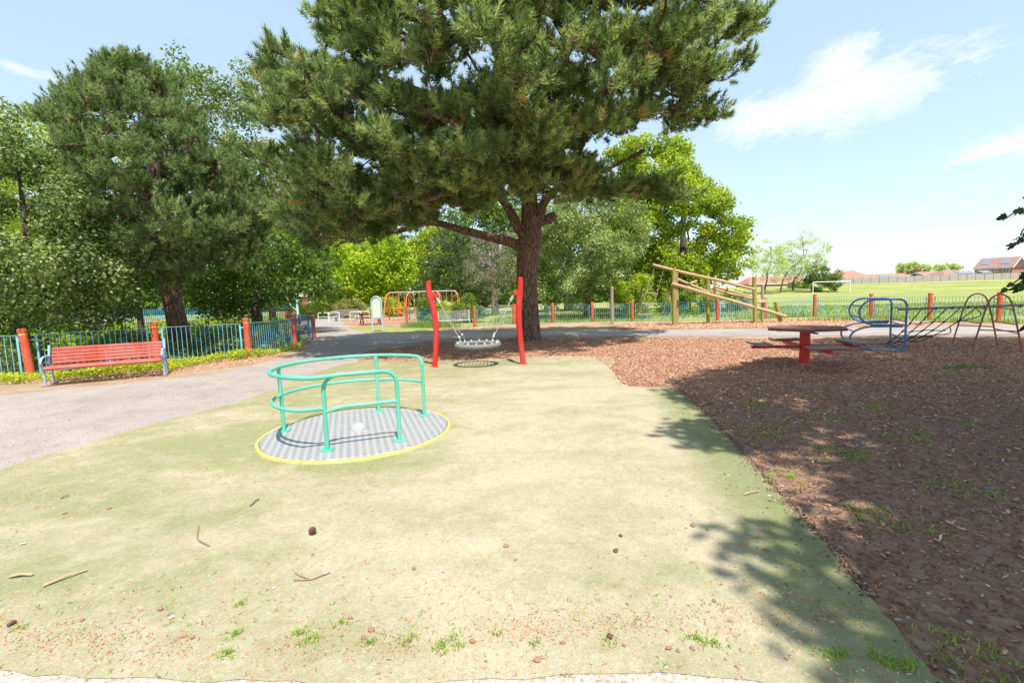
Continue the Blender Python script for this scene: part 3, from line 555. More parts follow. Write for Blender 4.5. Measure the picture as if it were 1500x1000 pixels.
# --- the dense blue-green pine on the left
def env_left(P):
    X, Y, Z = P[:, 0] + 11.6, P[:, 1] - 16, P[:, 2]
    r = np.interp(Z, [2.2, 3.0, 4.2, 5.5, 7, 8.3, 9.3, 10.1], [2.2, 3.9, 4.6, 4.6, 4.1, 3.2, 2.2, .9]); q = (X / r) ** 2 + (Y / (r * .95)) ** 2
    return (q < 1 + .12 * np.sin(P[:, 0] * 2.1 + Z * 1.7)) & OUT_LEFT(P) & ((q > .3) | (Z > 8)) & ~((np.abs(X + .2) < 1.2) & (Y < 0) & (Z < 2.5))
C = pads(pick(200, (-16.6, 11.5, 2.2), (-6.8, 20.5, 10.4), env_left, .76, 160000), 4, .45, .7); C = np.concatenate([C, pads(np.array([at(x, y, Y) for x, y, Y in ((205, 385, 14.6), (225, 405, 14.4), (250, 392, 13.6), (285, 400, 13.8), (305, 385, 14.2), (330, 392, 14.6), (355, 385, 15), (270, 418, 14.2), (240, 370, 13.4), (300, 360, 13.4), (375, 370, 15.2), (265, 350, 13))]), 4, .4, .6)]); Rd = RNG.uniform(.24, .42, len(C)); ax = unit(C - np.array([-11.6, 16, 4.5]))
crown = pine_crown(C, Rd, 10, 44, .27, .125, .023, (.1, .76), .75, .55, ax)
tr = [(-11.25, 16, -.05), (-11.3, 16, .3), (-11.35, 16, 1.2), (-11.5, 16, 2.4), (-11.6, 16, 4), (-11.6, 16, 6), (-11.6, 16, 8), (-11.6, 16, 9.6)]
tree('pine_tree', 'dense rounded blue-green pine with pale buff shoot tips behind the blue railings', 'tree', (-11.25, 16, 0), tr, [.40, .33, .30, .27, .22, .17, .1, .04], C, Rd, crown, LEAF['pine2'], MAT['pinebark'], tip=.014, powr=.45)

# --- broadleaf trees
def G3(stops): return stops
LEAF['whitebeam'] = leafmat('grey_green_leaves', [(0, (0.060, 0.102, 0.022)), (.5, (0.168, 0.228, 0.060)), (.85, (0.300, 0.360, 0.132)), (1, (0.432, 0.480, 0.240))], .32)
LEAF['lime'] = leafmat('lime_green_leaves', [(0, (0.168, 0.252, 0.014)), (.5, (0.364, 0.462, 0.025)), (1, (0.588, 0.658, 0.049))], .45)
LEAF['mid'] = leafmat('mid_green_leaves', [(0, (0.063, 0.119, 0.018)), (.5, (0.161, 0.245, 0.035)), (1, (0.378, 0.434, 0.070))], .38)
LEAF['sun'] = leafmat('yellow_green_leaves', [(0, (0.116, 0.197, 0.017)), (.5, (0.330, 0.408, 0.029)), (1, (0.694, 0.635, 0.060))], .42)
LEAF['pear'] = leafmat('pale_green_leaves', [(0, (0.098, 0.150, 0.039)), (.5, (0.273, 0.332, 0.111)), (1, (0.572, 0.611, 0.312))], .36)
LEAF['dark'] = leafmat('dark_green_leaves', [(0, (.014, .026, .009)), (.5, (.03, .055, .016)), (1, (.075, .11, .03))], .25)
LEAF['bronze'] = leafmat('olive_bronze_leaves', [(0, (.14, .15, .04)), (.5, (.32, .31, .09)), (1, (.48, .44, .20))], .38)
LEAF['buds'] = leafmat('grey_buds_and_twigs', [(0, (.10, .085, .055)), (.5, (.24, .21, .15)), (1, (.40, .37, .29))], .2)
LEAF['pale'] = leafmat('washed_out_thin_leaves', [(0, (.34, .40, .16)), (.5, (.48, .53, .24)), (1, (.6, .6, .36))], .45)  # far trees: washed-out paleness put into the leaf colour in place of haze
def broad(name, label, base, xr, yr, zr, N, per, L, Wd, leaf, barkm='bark', trunk_r=.25, rc=(.5, .9), tint=(.1, .85), fork=.3, bulge=.45, cat='tree', group=None, seed=0, hollow=.25, lean=(0, 0), shell=.5, lobes=.18, out=None):
    cx, cy, cz = sum(xr) / 2, sum(yr) / 2, zr[0] + (zr[1] - zr[0]) * bulge; ax_, ay_ = (xr[1] - xr[0]) / 2 - rc[0] * .6, (yr[1] - yr[0]) / 2 - rc[0] * .6
    def env(P):
        u = (P[:, 0] - cx) / ax_; v = (P[:, 1] - cy) / ay_; w = np.where(P[:, 2] > cz, (P[:, 2] - cz) / (zr[1] - cz - rc[0] * .5), (P[:, 2] - cz) / (cz - zr[0]))
        q = np.abs(u) ** 2.2 + np.abs(v) ** 2.2 + np.abs(w) ** 2.2; wob = lobes * 2 * np.sin(P[:, 0] * 1.7 / (ax_ * .4) + seed) * np.cos(P[:, 2] * 1.9 / (ax_ * .4) + seed * 2 + P[:, 1] * .8 / ay_)
        return (q < 1 + wob) & (q > hollow) & (out(P) if out else True)
    C = pick(N, (xr[0], yr[0], zr[0]), (xr[1], yr[1], zr[1]), env, min(ax_, ay_) * 1.2 / N ** .42, 30000); Rd = RNG.uniform(rc[0], rc[1], len(C))
    crown = leaf_crown(C, Rd, per, L, Wd, tint, shell=shell)
    H = zr[1] - base[2]; zf = base[2] + max(.35, (zr[0] - base[2]) * .8 + H * fork * .3)
    tr = [(base[0], base[1], base[2] - .05), (base[0] + lean[0] * .3, base[1], (base[2] + zf) / 2), (base[0] + lean[0] * .7, base[1] + lean[1] * .5, zf), ((base[0] + cx) / 2, (base[1] + cy) / 2, (zf + cz) / 2), (cx, cy, cz), (cx, cy, cz + (zr[1] - cz) * .55)]
    return tree(name, label, cat, base, tr, [trunk_r * 1.2, trunk_r, trunk_r * .9, trunk_r * .7, trunk_r * .45, trunk_r * .15], C, Rd, crown, LEAF[leaf], MAT[barkm], group, tip=max(.012, trunk_r * .05), powr=.42)
broad('broadleaf_tree', 'low spreading tree with small silvery leaves at far left behind the railings', (-14.6, 14.0, 0), (-18.8, -9.3), (10.6, 17.4), (.9, 7.4), 150, 420, .115, .075, 'whitebeam', trunk_r=.22, rc=(.42, .85), hollow=.3, bulge=.38, tint=(.05, .95), out=outline([(-300, 200), (-20, 150), (32, 146), (48, 185), (70, 205), (105, 250), (135, 298), (168, 328), (192, 360), (214, 392), (218, 440), (190, 480), (100, 500), (-300, 520)], 12))
broad('broadleaf_tree', 'tall airy green tree showing over the right shoulder of the blue-green pine', (-20.5, 33.5, 0), (-25.5, -15.5), (30, 37), (4.5, 18.6), 210, 80, .24, .16, 'whitebeam', trunk_r=.3, rc=(.6, 1.1), hollow=.1, seed=1)
broad('broadleaf_tree', 'tall yellow-green tree whose top shows left of the blue-green pine', (-30.5, 32, 0), (-36, -25), (28, 36), (3.5, 14.8), 190, 80, .24, .16, 'sun', trunk_r=.3, rc=(.6, 1.1), seed=2)
broad('broadleaf_tree', 'olive bronze young-leaved tree between the two pines', (-19.2, 38, 0), (-23.6, -15.0), (35, 41), (3.0, 15.2), 230, 90, .22, .14, 'bronze', trunk_r=.25, rc=(.5, 1.0), seed=3, hollow=.05)
broad('broadleaf_tree', 'bushy yellow-green tree at the far left edge behind the silvery one', (-25.5, 22, 0), (-29, -20.5), (19, 25.5), (1.5, 9.6), 150, 90, .17, .11, 'sun', trunk_r=.25, rc=(.5, .9), seed=4)
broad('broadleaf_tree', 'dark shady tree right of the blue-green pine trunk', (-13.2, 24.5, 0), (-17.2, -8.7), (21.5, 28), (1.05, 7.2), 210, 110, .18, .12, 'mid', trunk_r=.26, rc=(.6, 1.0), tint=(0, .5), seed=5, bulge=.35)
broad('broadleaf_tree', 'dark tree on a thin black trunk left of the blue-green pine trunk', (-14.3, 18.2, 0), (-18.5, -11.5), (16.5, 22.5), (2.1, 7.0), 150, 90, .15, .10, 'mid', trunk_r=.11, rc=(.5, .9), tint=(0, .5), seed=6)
broad('broadleaf_tree', 'bright lime green tree under the low left limb of the big pine', (-16.5, 50, 0), (-22.5, -9.6), (45, 55), (.9, 8.6), 240, 110, .34, .24, 'lime', trunk_r=.35, rc=(.7, 1.3), seed=7, bulge=.4)
broad('broadleaf_tree', 'bright green tree beside the sky gap left of the dark conifer', (-8.6, 58, 0), (-12.5, -3.5), (54, 62), (1.2, 11.5), 150, 90, .34, .22, 'sun', trunk_r=.3, rc=(.7, 1.2), seed=8)
broad('broadleaf_tree', 'tall mid green tree behind the lime green one', (-24, 62, 0), (-32, -12.5), (57, 67), (3, 16.5), 240, 90, .42, .28, 'mid', trunk_r=.4, rc=(1., 1.7), seed=9)
broad('broadleaf_tree', 'grey-brown barely leafing tree with a pale trunk left of the big pine trunk', (-1.35, 40, 0), (-4.0, 1.2), (37.5, 42.5), (1.9, 7.4), 110, 75, .13, .07, 'buds', 'palebark', trunk_r=.30, rc=(.35, .7), seed=10, hollow=.05)
broad('broadleaf_tree', 'rounded pale leaved tree standing right of the big pine trunk behind the far railings', (5.0, 31, 0), (.9, 9.1), (27.9, 34.5), (.55, 8.3), 150, 330, .16, .10, 'pear', trunk_r=.25, rc=(.55, 1.05), seed=11, bulge=.42, hollow=.3, lobes=.25)
broad('broadleaf_tree', 'large spreading yellow-green tree behind the log climbing frame', (14.0, 38, 0), (7.2, 20.6), (33.5, 43), (1.3, 15.2), 400, 160, .26, .18, 'sun', trunk_r=.45, rc=(.6, 1.05), tint=(.05, .8), seed=12, bulge=.36, hollow=.25, out=outline([(880, 180), (960, 183), (1012, 205), (1022, 250), (1050, 266), (1084, 288), (1072, 310), (1100, 320), (1112, 350), (1104, 390), (1075, 412), (1040, 450), (880, 460)], 8))
broad('broadleaf_tree', 'green tree filling the gap behind the pale leaved tree', (5.5, 45, 0), (-1.5, 13), (41, 49), (1.2, 9.2), 190, 100, .3, .2, 'mid', trunk_r=.4, rc=(.8, 1.3), seed=13)
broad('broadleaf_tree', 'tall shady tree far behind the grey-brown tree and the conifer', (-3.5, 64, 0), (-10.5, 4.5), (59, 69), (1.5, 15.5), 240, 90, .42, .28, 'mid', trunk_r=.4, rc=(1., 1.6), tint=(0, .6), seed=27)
broad('broadleaf_tree', 'small pale spring-green tree at the field edge right of the large tree', (52.5, 98, .1), (49.5, 58), (94, 102), (2.6, 11.5), 85, 50, .34, .2, 'pale', trunk_r=.17, rc=(.6, 1.2), seed=14, hollow=0, lean=(.8, 0))
broad('broadleaf_tree', 'pale thin-leaved tree with a leaning trunk in front of the red roofs', (57.5, 101, .2), (56.5, 67.8), (97, 105), (3.0, 13.4), 95, 50, .34, .2, 'pale', trunk_r=.18, rc=(.6, 1.3), seed=15, hollow=0, lean=(1.2, 0))
broad('broadleaf_tree', 'pinkish bronze budding tree behind the dark bush by the football goal', (64.5, 108, .4), (60.5, 72), (104, 112), (2.2, 9.5), 70, 30, .3, .18, 'buds', trunk_r=.25, rc=(.6, 1.2), seed=16, hollow=0)
broad('broadleaf_tree', 'hazy green rounded tree above the distant bungalow roofs', (135.5, 160, 1.9), (131, 141), (156, 164), (4.4, 8.8), 70, 60, .6, .4, 'pale', trunk_r=.4, rc=(.8, 1.4), seed=17)
broad('broadleaf_tree', 'small pale tree left of the two-storey brick house', (146, 158, 1.9), (142, 149.5), (154, 162), (4.2, 8.0), 50, 50, .6, .4, 'pale', trunk_r=.3, rc=(.7, 1.2), seed=18)
# conifer, dark
C = pick(110, (-8.9, 45, 1.2), (-1.6, 51, 10), lambda P: ((P[:, 0] + 5.2) / np.interp(P[:, 2], [1.2, 3, 6, 10], [3.3, 3.6, 3.0, .6])) ** 2 + ((P[:, 1] - 48) / np.interp(P[:, 2], [1.2, 3, 6, 10], [2.8, 3., 2.6, .5])) ** 2 < 1, .8); Rd = RNG.uniform(.6, .9, len(C))
crown = pine_crown(C, Rd, 22, 16, .45, .22, .06, (0, .35), .2)
tree('conifer_tree', 'dark conifer standing beyond the swings left of the big pine trunk', 'tree', (-5.2, 48, 0), [(-5.2, 48, -.05), (-5.2, 48, 1.5), (-5.2, 48, 5), (-5.2, 48, 9)], [.3, .26, .16, .05], C, Rd, crown, LEAF['pine2'], MAT['bark'])
# bushes
def bush(label, xr, yr, zr, N, per, L, Wd, leaf, rc, seed, tint=(.1, .85), group=None):
    return broad('bush', label, ((xr[0] + xr[1]) / 2, (yr[0] + yr[1]) / 2, float(terr(0, yr[0]))), xr, yr, zr, N, per, L, Wd, leaf, trunk_r=.06, rc=rc, seed=seed, cat='bush', bulge=.3, tint=tint, group=group)
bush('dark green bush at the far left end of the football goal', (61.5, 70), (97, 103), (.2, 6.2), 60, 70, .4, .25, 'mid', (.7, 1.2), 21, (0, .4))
bush('low green shrub just behind the white football goal', (67, 73), (112, 117), (.3, 3.2), 30, 60, .4, .25, 'mid', (.5, .9), 22)
bush('bright green shrub below the pale leaved tree beside the rope ladder', (6.2, 9.0), (28, 30.6), (.1, 2.9), 60, 110, .13, .08, 'sun', (.3, .55), 23)
bush('leafy shrub under the bent end of the orange swing frame', (-4.2, -1.5), (29.0, 31.5), (.1, 1.95), 45, 110, .12, .07, 'mid', (.28, .5), 24)
bush('yellow-flecked shrub behind the wire mesh bench', (-5.0, -3.6), (27.4, 28.8), (.1, 1.45), 36, 110, .1, .06, 'sun', (.22, .4), 25)
bush('green shrub trailing over the railings behind the left red swing post', (-6.0, -4.6), (28.9, 30.3), (.1, 1.8), 40, 110, .11, .07, 'mid', (.25, .45), 26)
for k, (x0, x1, y0, z1, lf, lb) in enumerate([(-20.6, -16.8, 43, 1.75, 'sun', 'yellowish hedge shrub behind the white hoop rails nearest the blue pole'), (-17.0, -12.8, 42.5, 1.95, 'bronze', 'straw coloured hedge shrub behind the grey park bench'), (-13.0, -9.4, 42, 1.8, 'sun', 'light green hedge shrub behind the pale blue notice board')]):
    bush(lb, (x0, x1), (y0, y0 + 2.6), (.1, z1), 44, 80, .16, .1, lf, (.35, .6), 30 + k, group='hedge shrubs beyond the bend of the path')
for k, (x0, x1, y0, z1, lb) in enumerate([(9.5, 13.6, 30.5, 1.7, 'low green bush behind the railings left of the log climbing frame'), (13.8, 17.5, 33, 1.6, 'low green bush in grass behind the log climbing frame')]):
    bush(lb, (x0, x1), (y0, y0 + 2.4), (.05, z1), 40, 90, .15, .1, 'mid', (.3, .55), 40 + k)
# distant wood and undergrowth
n = 130; a = np.linspace(-105, 16, n) + RNG.normal(0, .8, n); C = np.stack([a, 84 + RNG.normal(0, 3, n), RNG.uniform(1.2, 4.5, n) + 2.2 * np.sin(a * .35)], 1); C = np.concatenate([C, C + np.array([.9, 2, -2.0]), C + np.array([-.7, 1, 2.2])]); C[:, 2] = np.maximum(C[:, 2], .9); Rd = RNG.uniform(1.6, 2.8, len(C))
V, F, tt = leaf_crown(C, Rd, 90, .7, .5, (.0, .6)); tag(link('distant_wood', npmesh('distant_wood', V, F, LEAF['mid'], tt)), kind='stuff')
def undergrowth(name, poly, n, zmax, L, Wd, leaf, tint):
    x, y = scatter_all(poly, n); z = RNG.uniform(.0, 1, len(x)) ** .6 * (zmax * (.55 + .45 * np.sin(x * 1.9 + 1) * np.cos(y * 1.6)))
    C = np.stack([x, y, np.maximum(z, .03)], 1); V, F, tt = leaf_crown(C, np.full(len(C), .12), 4, L, Wd, tint, shell=.3, flat=.9); return tag(link(name, npmesh(name, V, F, LEAF[leaf], tt)), kind='stuff')
def scatter_all(poly, n):
    P = np.array(poly); x = RNG.uniform(P[:, 0].min(), P[:, 0].max(), n); y = RNG.uniform(P[:, 1].min(), P[:, 1].max(), n); k = inpoly(x, y, poly); return x[k], y[k]
undergrowth('nettle_undergrowth', [(-13.2, 11.0), (-11.9, 11.7), (-10.1, 13.45), (-8.2, 14.6), (-8.1, 17), (-8.9, 20), (-10.2, 20), (-11, 16.2), (-13.5, 14.2)], 16000, .95, .11, .07, 'pear', (.05, .75))
undergrowth('back_undergrowth', [(-20, 16), (-11, 20), (-10.2, 24), (-20, 36), (-34, 30)], 14000, .8, .17, .11, 'sun', (.0, .7))
undergrowth('fence_weeds', [(-12.8, 9.9), (-11.2, 10.3), (-10.0, 10.75), (-8.6, 11.7), (-8.4, 12.9), (-7.75, 13.7), (-7.45, 14.5), (-7.55, 17), (-8.0, 17.2), (-8.15, 14.6), (-10.05, 13.35), (-12, 11.6)], 11000, .27, .075, .045, 'sun', (.35, .95))
x, y = scatter_all([(-6.3, 26.6), (-5.8, 27.3), (-2.6, 25.8), (-4.2, 24.9)], 2600); blades('long_grass', x, y, .42, .016, (.4, 1), MAT['grass'], 0, .6)
x, y = scatter_all([(-1.9, 25.6), (.2, 26.8), (5, 26.6), (9, 25.8), (13, 24.6), (16.4, 25.6), (16.4, 26.4), (11, 25.2), (5, 27.2), (0, 27.4)], 5200); blades('fence_grass', x, y, .34, .016, (.2, .9), MAT['grass'], 0, .6)
x, y = scatter_all([(13.2, 22.6), (17.6, 22.9), (19.6, 18.6), (20.6, 16.2), (19.7, 16.0), (18.4, 18.6), (17.2, 20.6), (15.3, 21.2)], 5200); blades('right_fence_grass', x, y, .32, .015, (.2, .85), MAT['grass'], 0, .6)
x, y = scatter_all([(-1.5, 28), (20, 26.5), (24, 20), (40, 34), (8, 44), (-1, 34)], 26000); blades('meadow_tussocks', x, y, .22, .03, (.25, 1), MAT['grass'], -.01, .7)

# --- shade trees to the right of the view, and the sprig that hangs into it
def shade_tree(label, base, c, r, N, leaf='dark'):
    C = pick(N, np.array(c) - r, np.array(c) + r, lambda P: (lambda q: (q < 1))((((P - np.array(c)) / np.array(r)) ** 2).sum(1)), min(r) * 1.9 / N ** .40, 30000); Rd = RNG.uniform(.55, 1.0, len(C))
    crown = leaf_crown(C, Rd, 230, .20, .14, (0, .8), flat=1.2); b = np.array(base, float)
    return tree('broadleaf_tree', label, 'tree', base, [(b[0], b[1], -.05), (b[0], b[1], 1.5), (b[0], b[1], 3.5), ((b[0] + c[0]) / 2, (b[1] + c[1]) / 2, c[2] - r[2] * .5), tuple(c)], [.34, .28, .24, .18, .08], C, Rd, crown, LEAF[leaf], MAT['bark'])
shade_tree('broad dark leaved tree just outside the right edge shading the bark', (8.6, 3.4, 0), (8.5, 1.3, 8.7), (5.0, 4.6, 3.0), 270)
shade_tree('second dark leaved tree further right shading the climbing frames', (15.6, 6.2, 0), (14.4, 4.4, 11.2), (6.0, 5.4, 3.8), 300)
shade_tree('third dark leaved tree behind the viewer on the right', (8.0, -5.0, 0), (7.55, -3.0, 8.0), (5.2, 3.8, 3.0), 240)
LEAF['sprig'] = leafmat('dark_lobed_leaves', [(0, (.012, .035, .008)), (.6, (.03, .07, .014)), (1, (.09, .15, .03))], .3)
sp = thing('overhanging_branch', 'leafy dark green branch hanging into view at the right edge over the field', 'branch', (7.9, 4.0, 4.6))
mbs = MB(); LV, LF, LT = [], [], []; o0 = np.array([7.9, 4.0, 4.6])
lobed = [(0, 0), (.32, .12), (.5, .08), (.42, .38), (.62, .5), (.34, .62), (.3, .86), (0, 1.08), (-.3, .86), (-.34, .62), (-.62, .5), (-.42, .38), (-.5, .08), (-.32, .12)]
def sprig(pts, Y, nl, sz):
    P = [at(px, py, Y) - o0 for px, py in pts]; mbs.tube(smoothpath(P, 5), [.006] * ((len(P) - 1) * 5 + 1), 5)
    for k in range(nl):
        tt_ = (k + .5) / nl * (len(P) - 1); i = min(int(tt_), len(P) - 2); p = P[i] + (P[i + 1] - P[i]) * (tt_ - i) + RNG.normal(0, .02, 3)
        a = unit((P[-1] - P[0] + RNG.normal(0, .22, 3) + np.array([0, 0, -.25]))[None])[0]; nr = unit((np.array([.1, -.75, .5]) + RNG.normal(0, .45, 3))[None])[0]; b = unit(np.cross(nr, a)[None])[0]; nr = np.cross(a, b); s = sz * RNG.uniform(.65, 1.15); q = len(LV)
        for (u, w) in lobed: LV.append(p + b * u * s * .8 + a * w * s + nr * (abs(u) * .18 * s - w * w * .12 * s))
        mid = p + a * .5 * s; LV.append(mid); m_ = len(LV) - 1; tn = RNG.uniform(.1, .8)
        for j in range(len(lobed)): LF.append((q + j, q + (j + 1) % len(lobed), m_)); LT.append(tn)
sprig([(1560, 285), (1520, 300), (1490, 310), (1476, 318)], 4.0, 6, .085); sprig([(1560, 300), (1520, 315), (1500, 335), (1495, 345)], 4.05, 5, .075)
sprig([(1560, 330), (1525, 345), (1496, 352), (1482, 364)], 3.95, 6, .075); sprig([(1560, 375), (1530, 392), (1500, 404), (1478, 420)], 4.0, 11, .085); sprig([(1560, 395), (1520, 408), (1498, 415), (1486, 424)], 4.1, 8, .08)
sprig([(1570, 455), (1530, 462), (1506, 468), (1502, 478)], 4.0, 5, .09); sprig([(1560, 250), (1530, 268), (1508, 280), (1500, 289)], 4.0, 4, .06)
P = [at(px, py, 4.0) - o0 for px, py in ((1640, 180), (1600, 250), (1562, 300), (1560, 380), (1566, 460))]; mbs.tube([np.zeros(3)] + P, [.03, .02, .016, .012, .01, .006], 7)
mbs.build('stem', MAT['bark'], sp); link('leaves', npmesh('leaves', np.array(LV), np.array(LF), LEAF['sprig'], np.array(LT)), sp)

# ------------------------------------------------------------------ railings
def nrm2(a, b): d = np.array(b) - np.array(a); return d / np.linalg.norm(d), float(np.linalg.norm(d))
POST = None
def post(x, y, label, hgt=1.2, lean=0, group='red railing posts with yellow bands'):
    global POST
    if POST is None:
        POST = thing('fence_post', label, 'post', (x, y, 0), 0, group)
        MB().lathe([(.088, -.05), (.086, .2), (.085, 1.0), (.083, 1.035)], n=20).build('shaft', MAT['post'], POST)
        MB().lathe([(.087, 1.035), (.089, 1.04), (.089, 1.065), (.087, 1.07)], n=20).build('band', MAT['gold'], POST)
        MB().lathe([(.084, 1.07), (.092, 1.085), (.094, 1.16), (.088, 1.185), (.05, 1.2)], n=20).build('cap', MAT['post'], POST)
        return POST
    return copy_thing(POST, label, (x, y, 0), random.uniform(0, 6), (1, 1, hgt / 1.2))
BARS = {}
def panel(a, b, label, mat='blue', top=1.03, gap=.15, group=None, lug=True, tilt=0., name='railing_panel', cat='railing', bar_r=.0075, pitch=.118, bot=.10, name_mat=None):
    e, L = nrm2(a, b); A = np.array(a) + e * gap; n = L - 2 * gap; key = (mat, top, bar_r, bot)
    root = thing(name, label, cat, (A[0], A[1], 0), math.atan2(e[1], e[0]), group); m_ = MAT[mat]
    if key not in BARS: BARS[key] = (MB().tube([(0, 0, bot), (0, 0, top - .012)], bar_r, 7, caps=False).mesh('bar', m_), MB().box((0, 0, top / 2 - .02), (.042, .014, top + .03), None, .003).mesh('upright', m_))
    bar, upr = BARS[key]
    MB().box((n / 2, 0, top), (n, .042, .012), None, .003).build('top_rail', m_, root); MB().box((n / 2, 0, bot), (n - .046, .038, .012), None, .003).build('bottom_rail', m_, root)
    for x in (.02, n - .02): link('upright', upr, root).location = (x, 0, 0)
    k = max(2, round(n / pitch)); 
    for i in range(1, k): link('bar', bar, root).location = (.02 + (n - .04) * i / k, 0, 0)
    if lug:
        for x0, x1 in ((-gap + .08, 0), (n, n + gap - .08)): MB().box(((x0 + x1) / 2, 0, top - .12), (abs(x1 - x0) - .004, .012, .04)).build('bracket', m_, root)
    return root
LP = [(-14.2, 10.3), (-11.8, 11.44), (-10.05, 13.25), (-8.05, 14.3), (-7.87, 17.0)]
post(*LP[1], 'leftmost leaning red post with a yellow band left of the red bench'); post(*LP[2], 'red post with a yellow band at the right end of the red bench')
post(*LP[3], 'red post with a yellow band between two blue panels right of the bench'); post(*LP[4], 'red post with a yellow band near the corner where the left railings turn away')
bpy.data.objects['fence_post'].rotation_euler = (R(1.5), R(-2.5), 0)
panel(LP[0], LP[1], 'blue railing panel cut by the left edge of the photo'); panel(LP[1], LP[2], 'blue railing panel directly behind the red bench')
panel(LP[2], LP[3], 'blue railing panel just right of the red bench in front of nettles'); panel(LP[3], LP[4], 'blue railing panel seen at an angle between the last two left red posts')
END = (-8.5, 20.2)
panel(LP[4], END, 'dark blue railing panel seen almost edge on at the bend of the path', 'bluedark')
post(*END, 'slim dark red post closing the left railings at the bend of the path', 1.05)
B1, B2 = (-11.2, 23.6), (-12.9, 27.6)
panel(END, B1, 'blue railing panel running away behind the bend of the path', 'bluedark'); post(*B1, 'red post behind the left railings nearer the bend of the path'); panel(B1, B2, 'farthest blue railing panel of the left enclosure', 'bluedark'); post(*B2, 'red post at the far back of the left enclosure')
# far railings, left to right
FP = [(-6.55, 29.5), (-4.35, 27.2), (-2.0, 25.6), (.15, 27.0), (2.41, 27.3), (4.63, 26.95), (6.8, 26.45), (8.9, 25.7), (10.93, 24.95), (13.7, 25.5), (16.68, 25.9), (17.95, 23.5), (18.63, 20.95), (19.65, 18.95), (20.9, 16.4)]
FL = ['pinkish red post beside the blue panel under the orange swing frame', None, 'red post right of the wire mesh bench', 'red post half hidden by the right red swing post and the pine trunk', 'red post just right of the big pine trunk', 'red post below the pale leaved tree left of the single log post', 'red post right of the single log post beside the rope ladder', 'red post hidden behind the tall end post of the log climbing frame', 'red post seen under the middle of the log climbing frame', 'red post behind the low end of the log climbing frame', 'orange red post below the left football goal post', 'orange red post seen through the loop of the blue climbing frame', 'orange red post between the blue climbing frame and the brown arches', 'orange red post behind the right brown arch', None]
PLb = ['short dark blue panel beside the pinkish post under the orange swings', None, 'teal railing panel between the mesh bench and the pine trunk', 'teal railing panel directly behind the pine trunk', 'teal railing panel below the dark gap right of the pine trunk', 'teal railing panel behind the single log post', 'blue railing panel behind the rope ladder', 'blue railing panel behind the high end of the log climbing frame', 'blue railing panel behind the low half of the log climbing frame', 'pale blue railing panel right of the log climbing frame', 'pale blue railing panel left of the blue climbing frame', 'pale blue railing panel behind the blue climbing frame', 'pale blue railing panel behind the rope net', 'pale blue railing panel behind the brown arches at the right edge']
for p, l in zip(FP, FL):
    if l: post(*p, l, 1.12 if p[0] < 15 else 1.2)
for i, l in enumerate(PLb):
    if l: panel(FP[i], FP[i + 1], l, 'teal' if i < 8 else 'blue', .98 if i < 8 else 1.03)
# black railings and blue mesh fence behind the left enclosure
bl = [(-16.2, 15.2), (-13.9, 16.9), (-12.0, 18.6), (-10.9, 19.9), (-9.7, 21.6)]
for i, l in enumerate(['black railing panel behind the silvery leaved tree at far left', 'black railing panel left of the blue-green pine trunk', 'black railing panel just right of the blue-green pine trunk', 'black railing panel at the right end behind the left enclosure']): panel(bl[i], bl[i + 1], l, 'black', 1.02, .02, 'black railings behind the pine', False, pitch=.13)
for i, (a, b, l) in enumerate([((-38, 40), (-33.5, 41), 'bright blue panel fence seen under the left trees farthest left'), ((-33.4, 41), (-28.8, 42), 'bright blue panel fence seen under the left trees behind the pine trunk'), ((-28.7, 42), (-24, 43), 'bright blue panel fence seen under the left trees near the blue pole')]): panel(a, b, l, 'bluepanel', 1.5, .02, 'bright blue fence beyond the left enclosure', False, bar_r=.035, pitch=.16) if False else None
MAT['bluepanel'] = paint('bright_blue_paint', (.05, .26, .50), (.1, .15, .2), .4, 4, .5)
for a, b, l in [((-40, 38.5), (-35, 39.6), 'bright blue fence panel under the left trees, farthest left'), ((-34.9, 39.6), (-30, 40.7), 'bright blue fence panel under the left trees, left of the pine trunk'), ((-29.9, 40.7), (-25, 41.8), 'bright blue fence panel under the left trees, right of the pine trunk'), ((-24.9, 41.8), (-20, 42.9), 'bright blue fence panel under the left trees, nearest the blue pole')]:
    panel(a, b, l, 'bluepanel', 1.35, .02, 'bright blue fence beyond the left enclosure', False, bar_r=.03, pitch=.14)
g = at(437, 470, 34.); lp = thing('pole', 'slim pale blue pole rising behind the bend of the left railings', 'pole', (g[0], 34, 0))
MB().lathe([(.12, 0), (.12, .06), (.075, .09), (.075, 1.2), (.06, 1.25), (.055, 4.3), (.03, 4.34)], n=14).build('shaft', MAT['ice'], lp); MB().tube([(-.9, .2, 2.1), (-.5, .1, 1.35), (0, 0, .95)], .03, 7).build('stay', MAT['ice'], lp)

# ------------------------------------------------------------------ red bench
bA, bB = np.array([-10.15, 10.22]), np.array([-8.36, 11.26]); e, BL = nrm2(bA, bB); bz = math.atan2(e[1], e[0])
bench = thing('park_bench', 'red slatted bench with blue and pink tubular ends in front of the left railings', 'bench', (bA[0], bA[1], 0), bz)
MAT['benchend'] = paint('bench_tube_blue_pink', (.30, .42, .62), (.52, .10, .14), .9, 3.2, .45)
for i in range(5):
    z = .47 + .072 * i; y = .10 + .026 * i; MB().box((BL / 2, y, z), (BL - .1, .026, .060), Matrix.Rotation(R(-18), 3, 'X'), .006).build('back_slat', MAT['seatred'], bench)
for i in range(4): MB().box((BL / 2, -.06 - .085 * i, .405 + .004 * i), (BL - .1, .070, .028), None, .008).build('seat_slat', MAT['seatred'], bench)
MB().tube([(.03, -.40, .385), (BL - .03, -.40, .385)], .042, 12).build('front_rail', MAT['seatred'], bench)
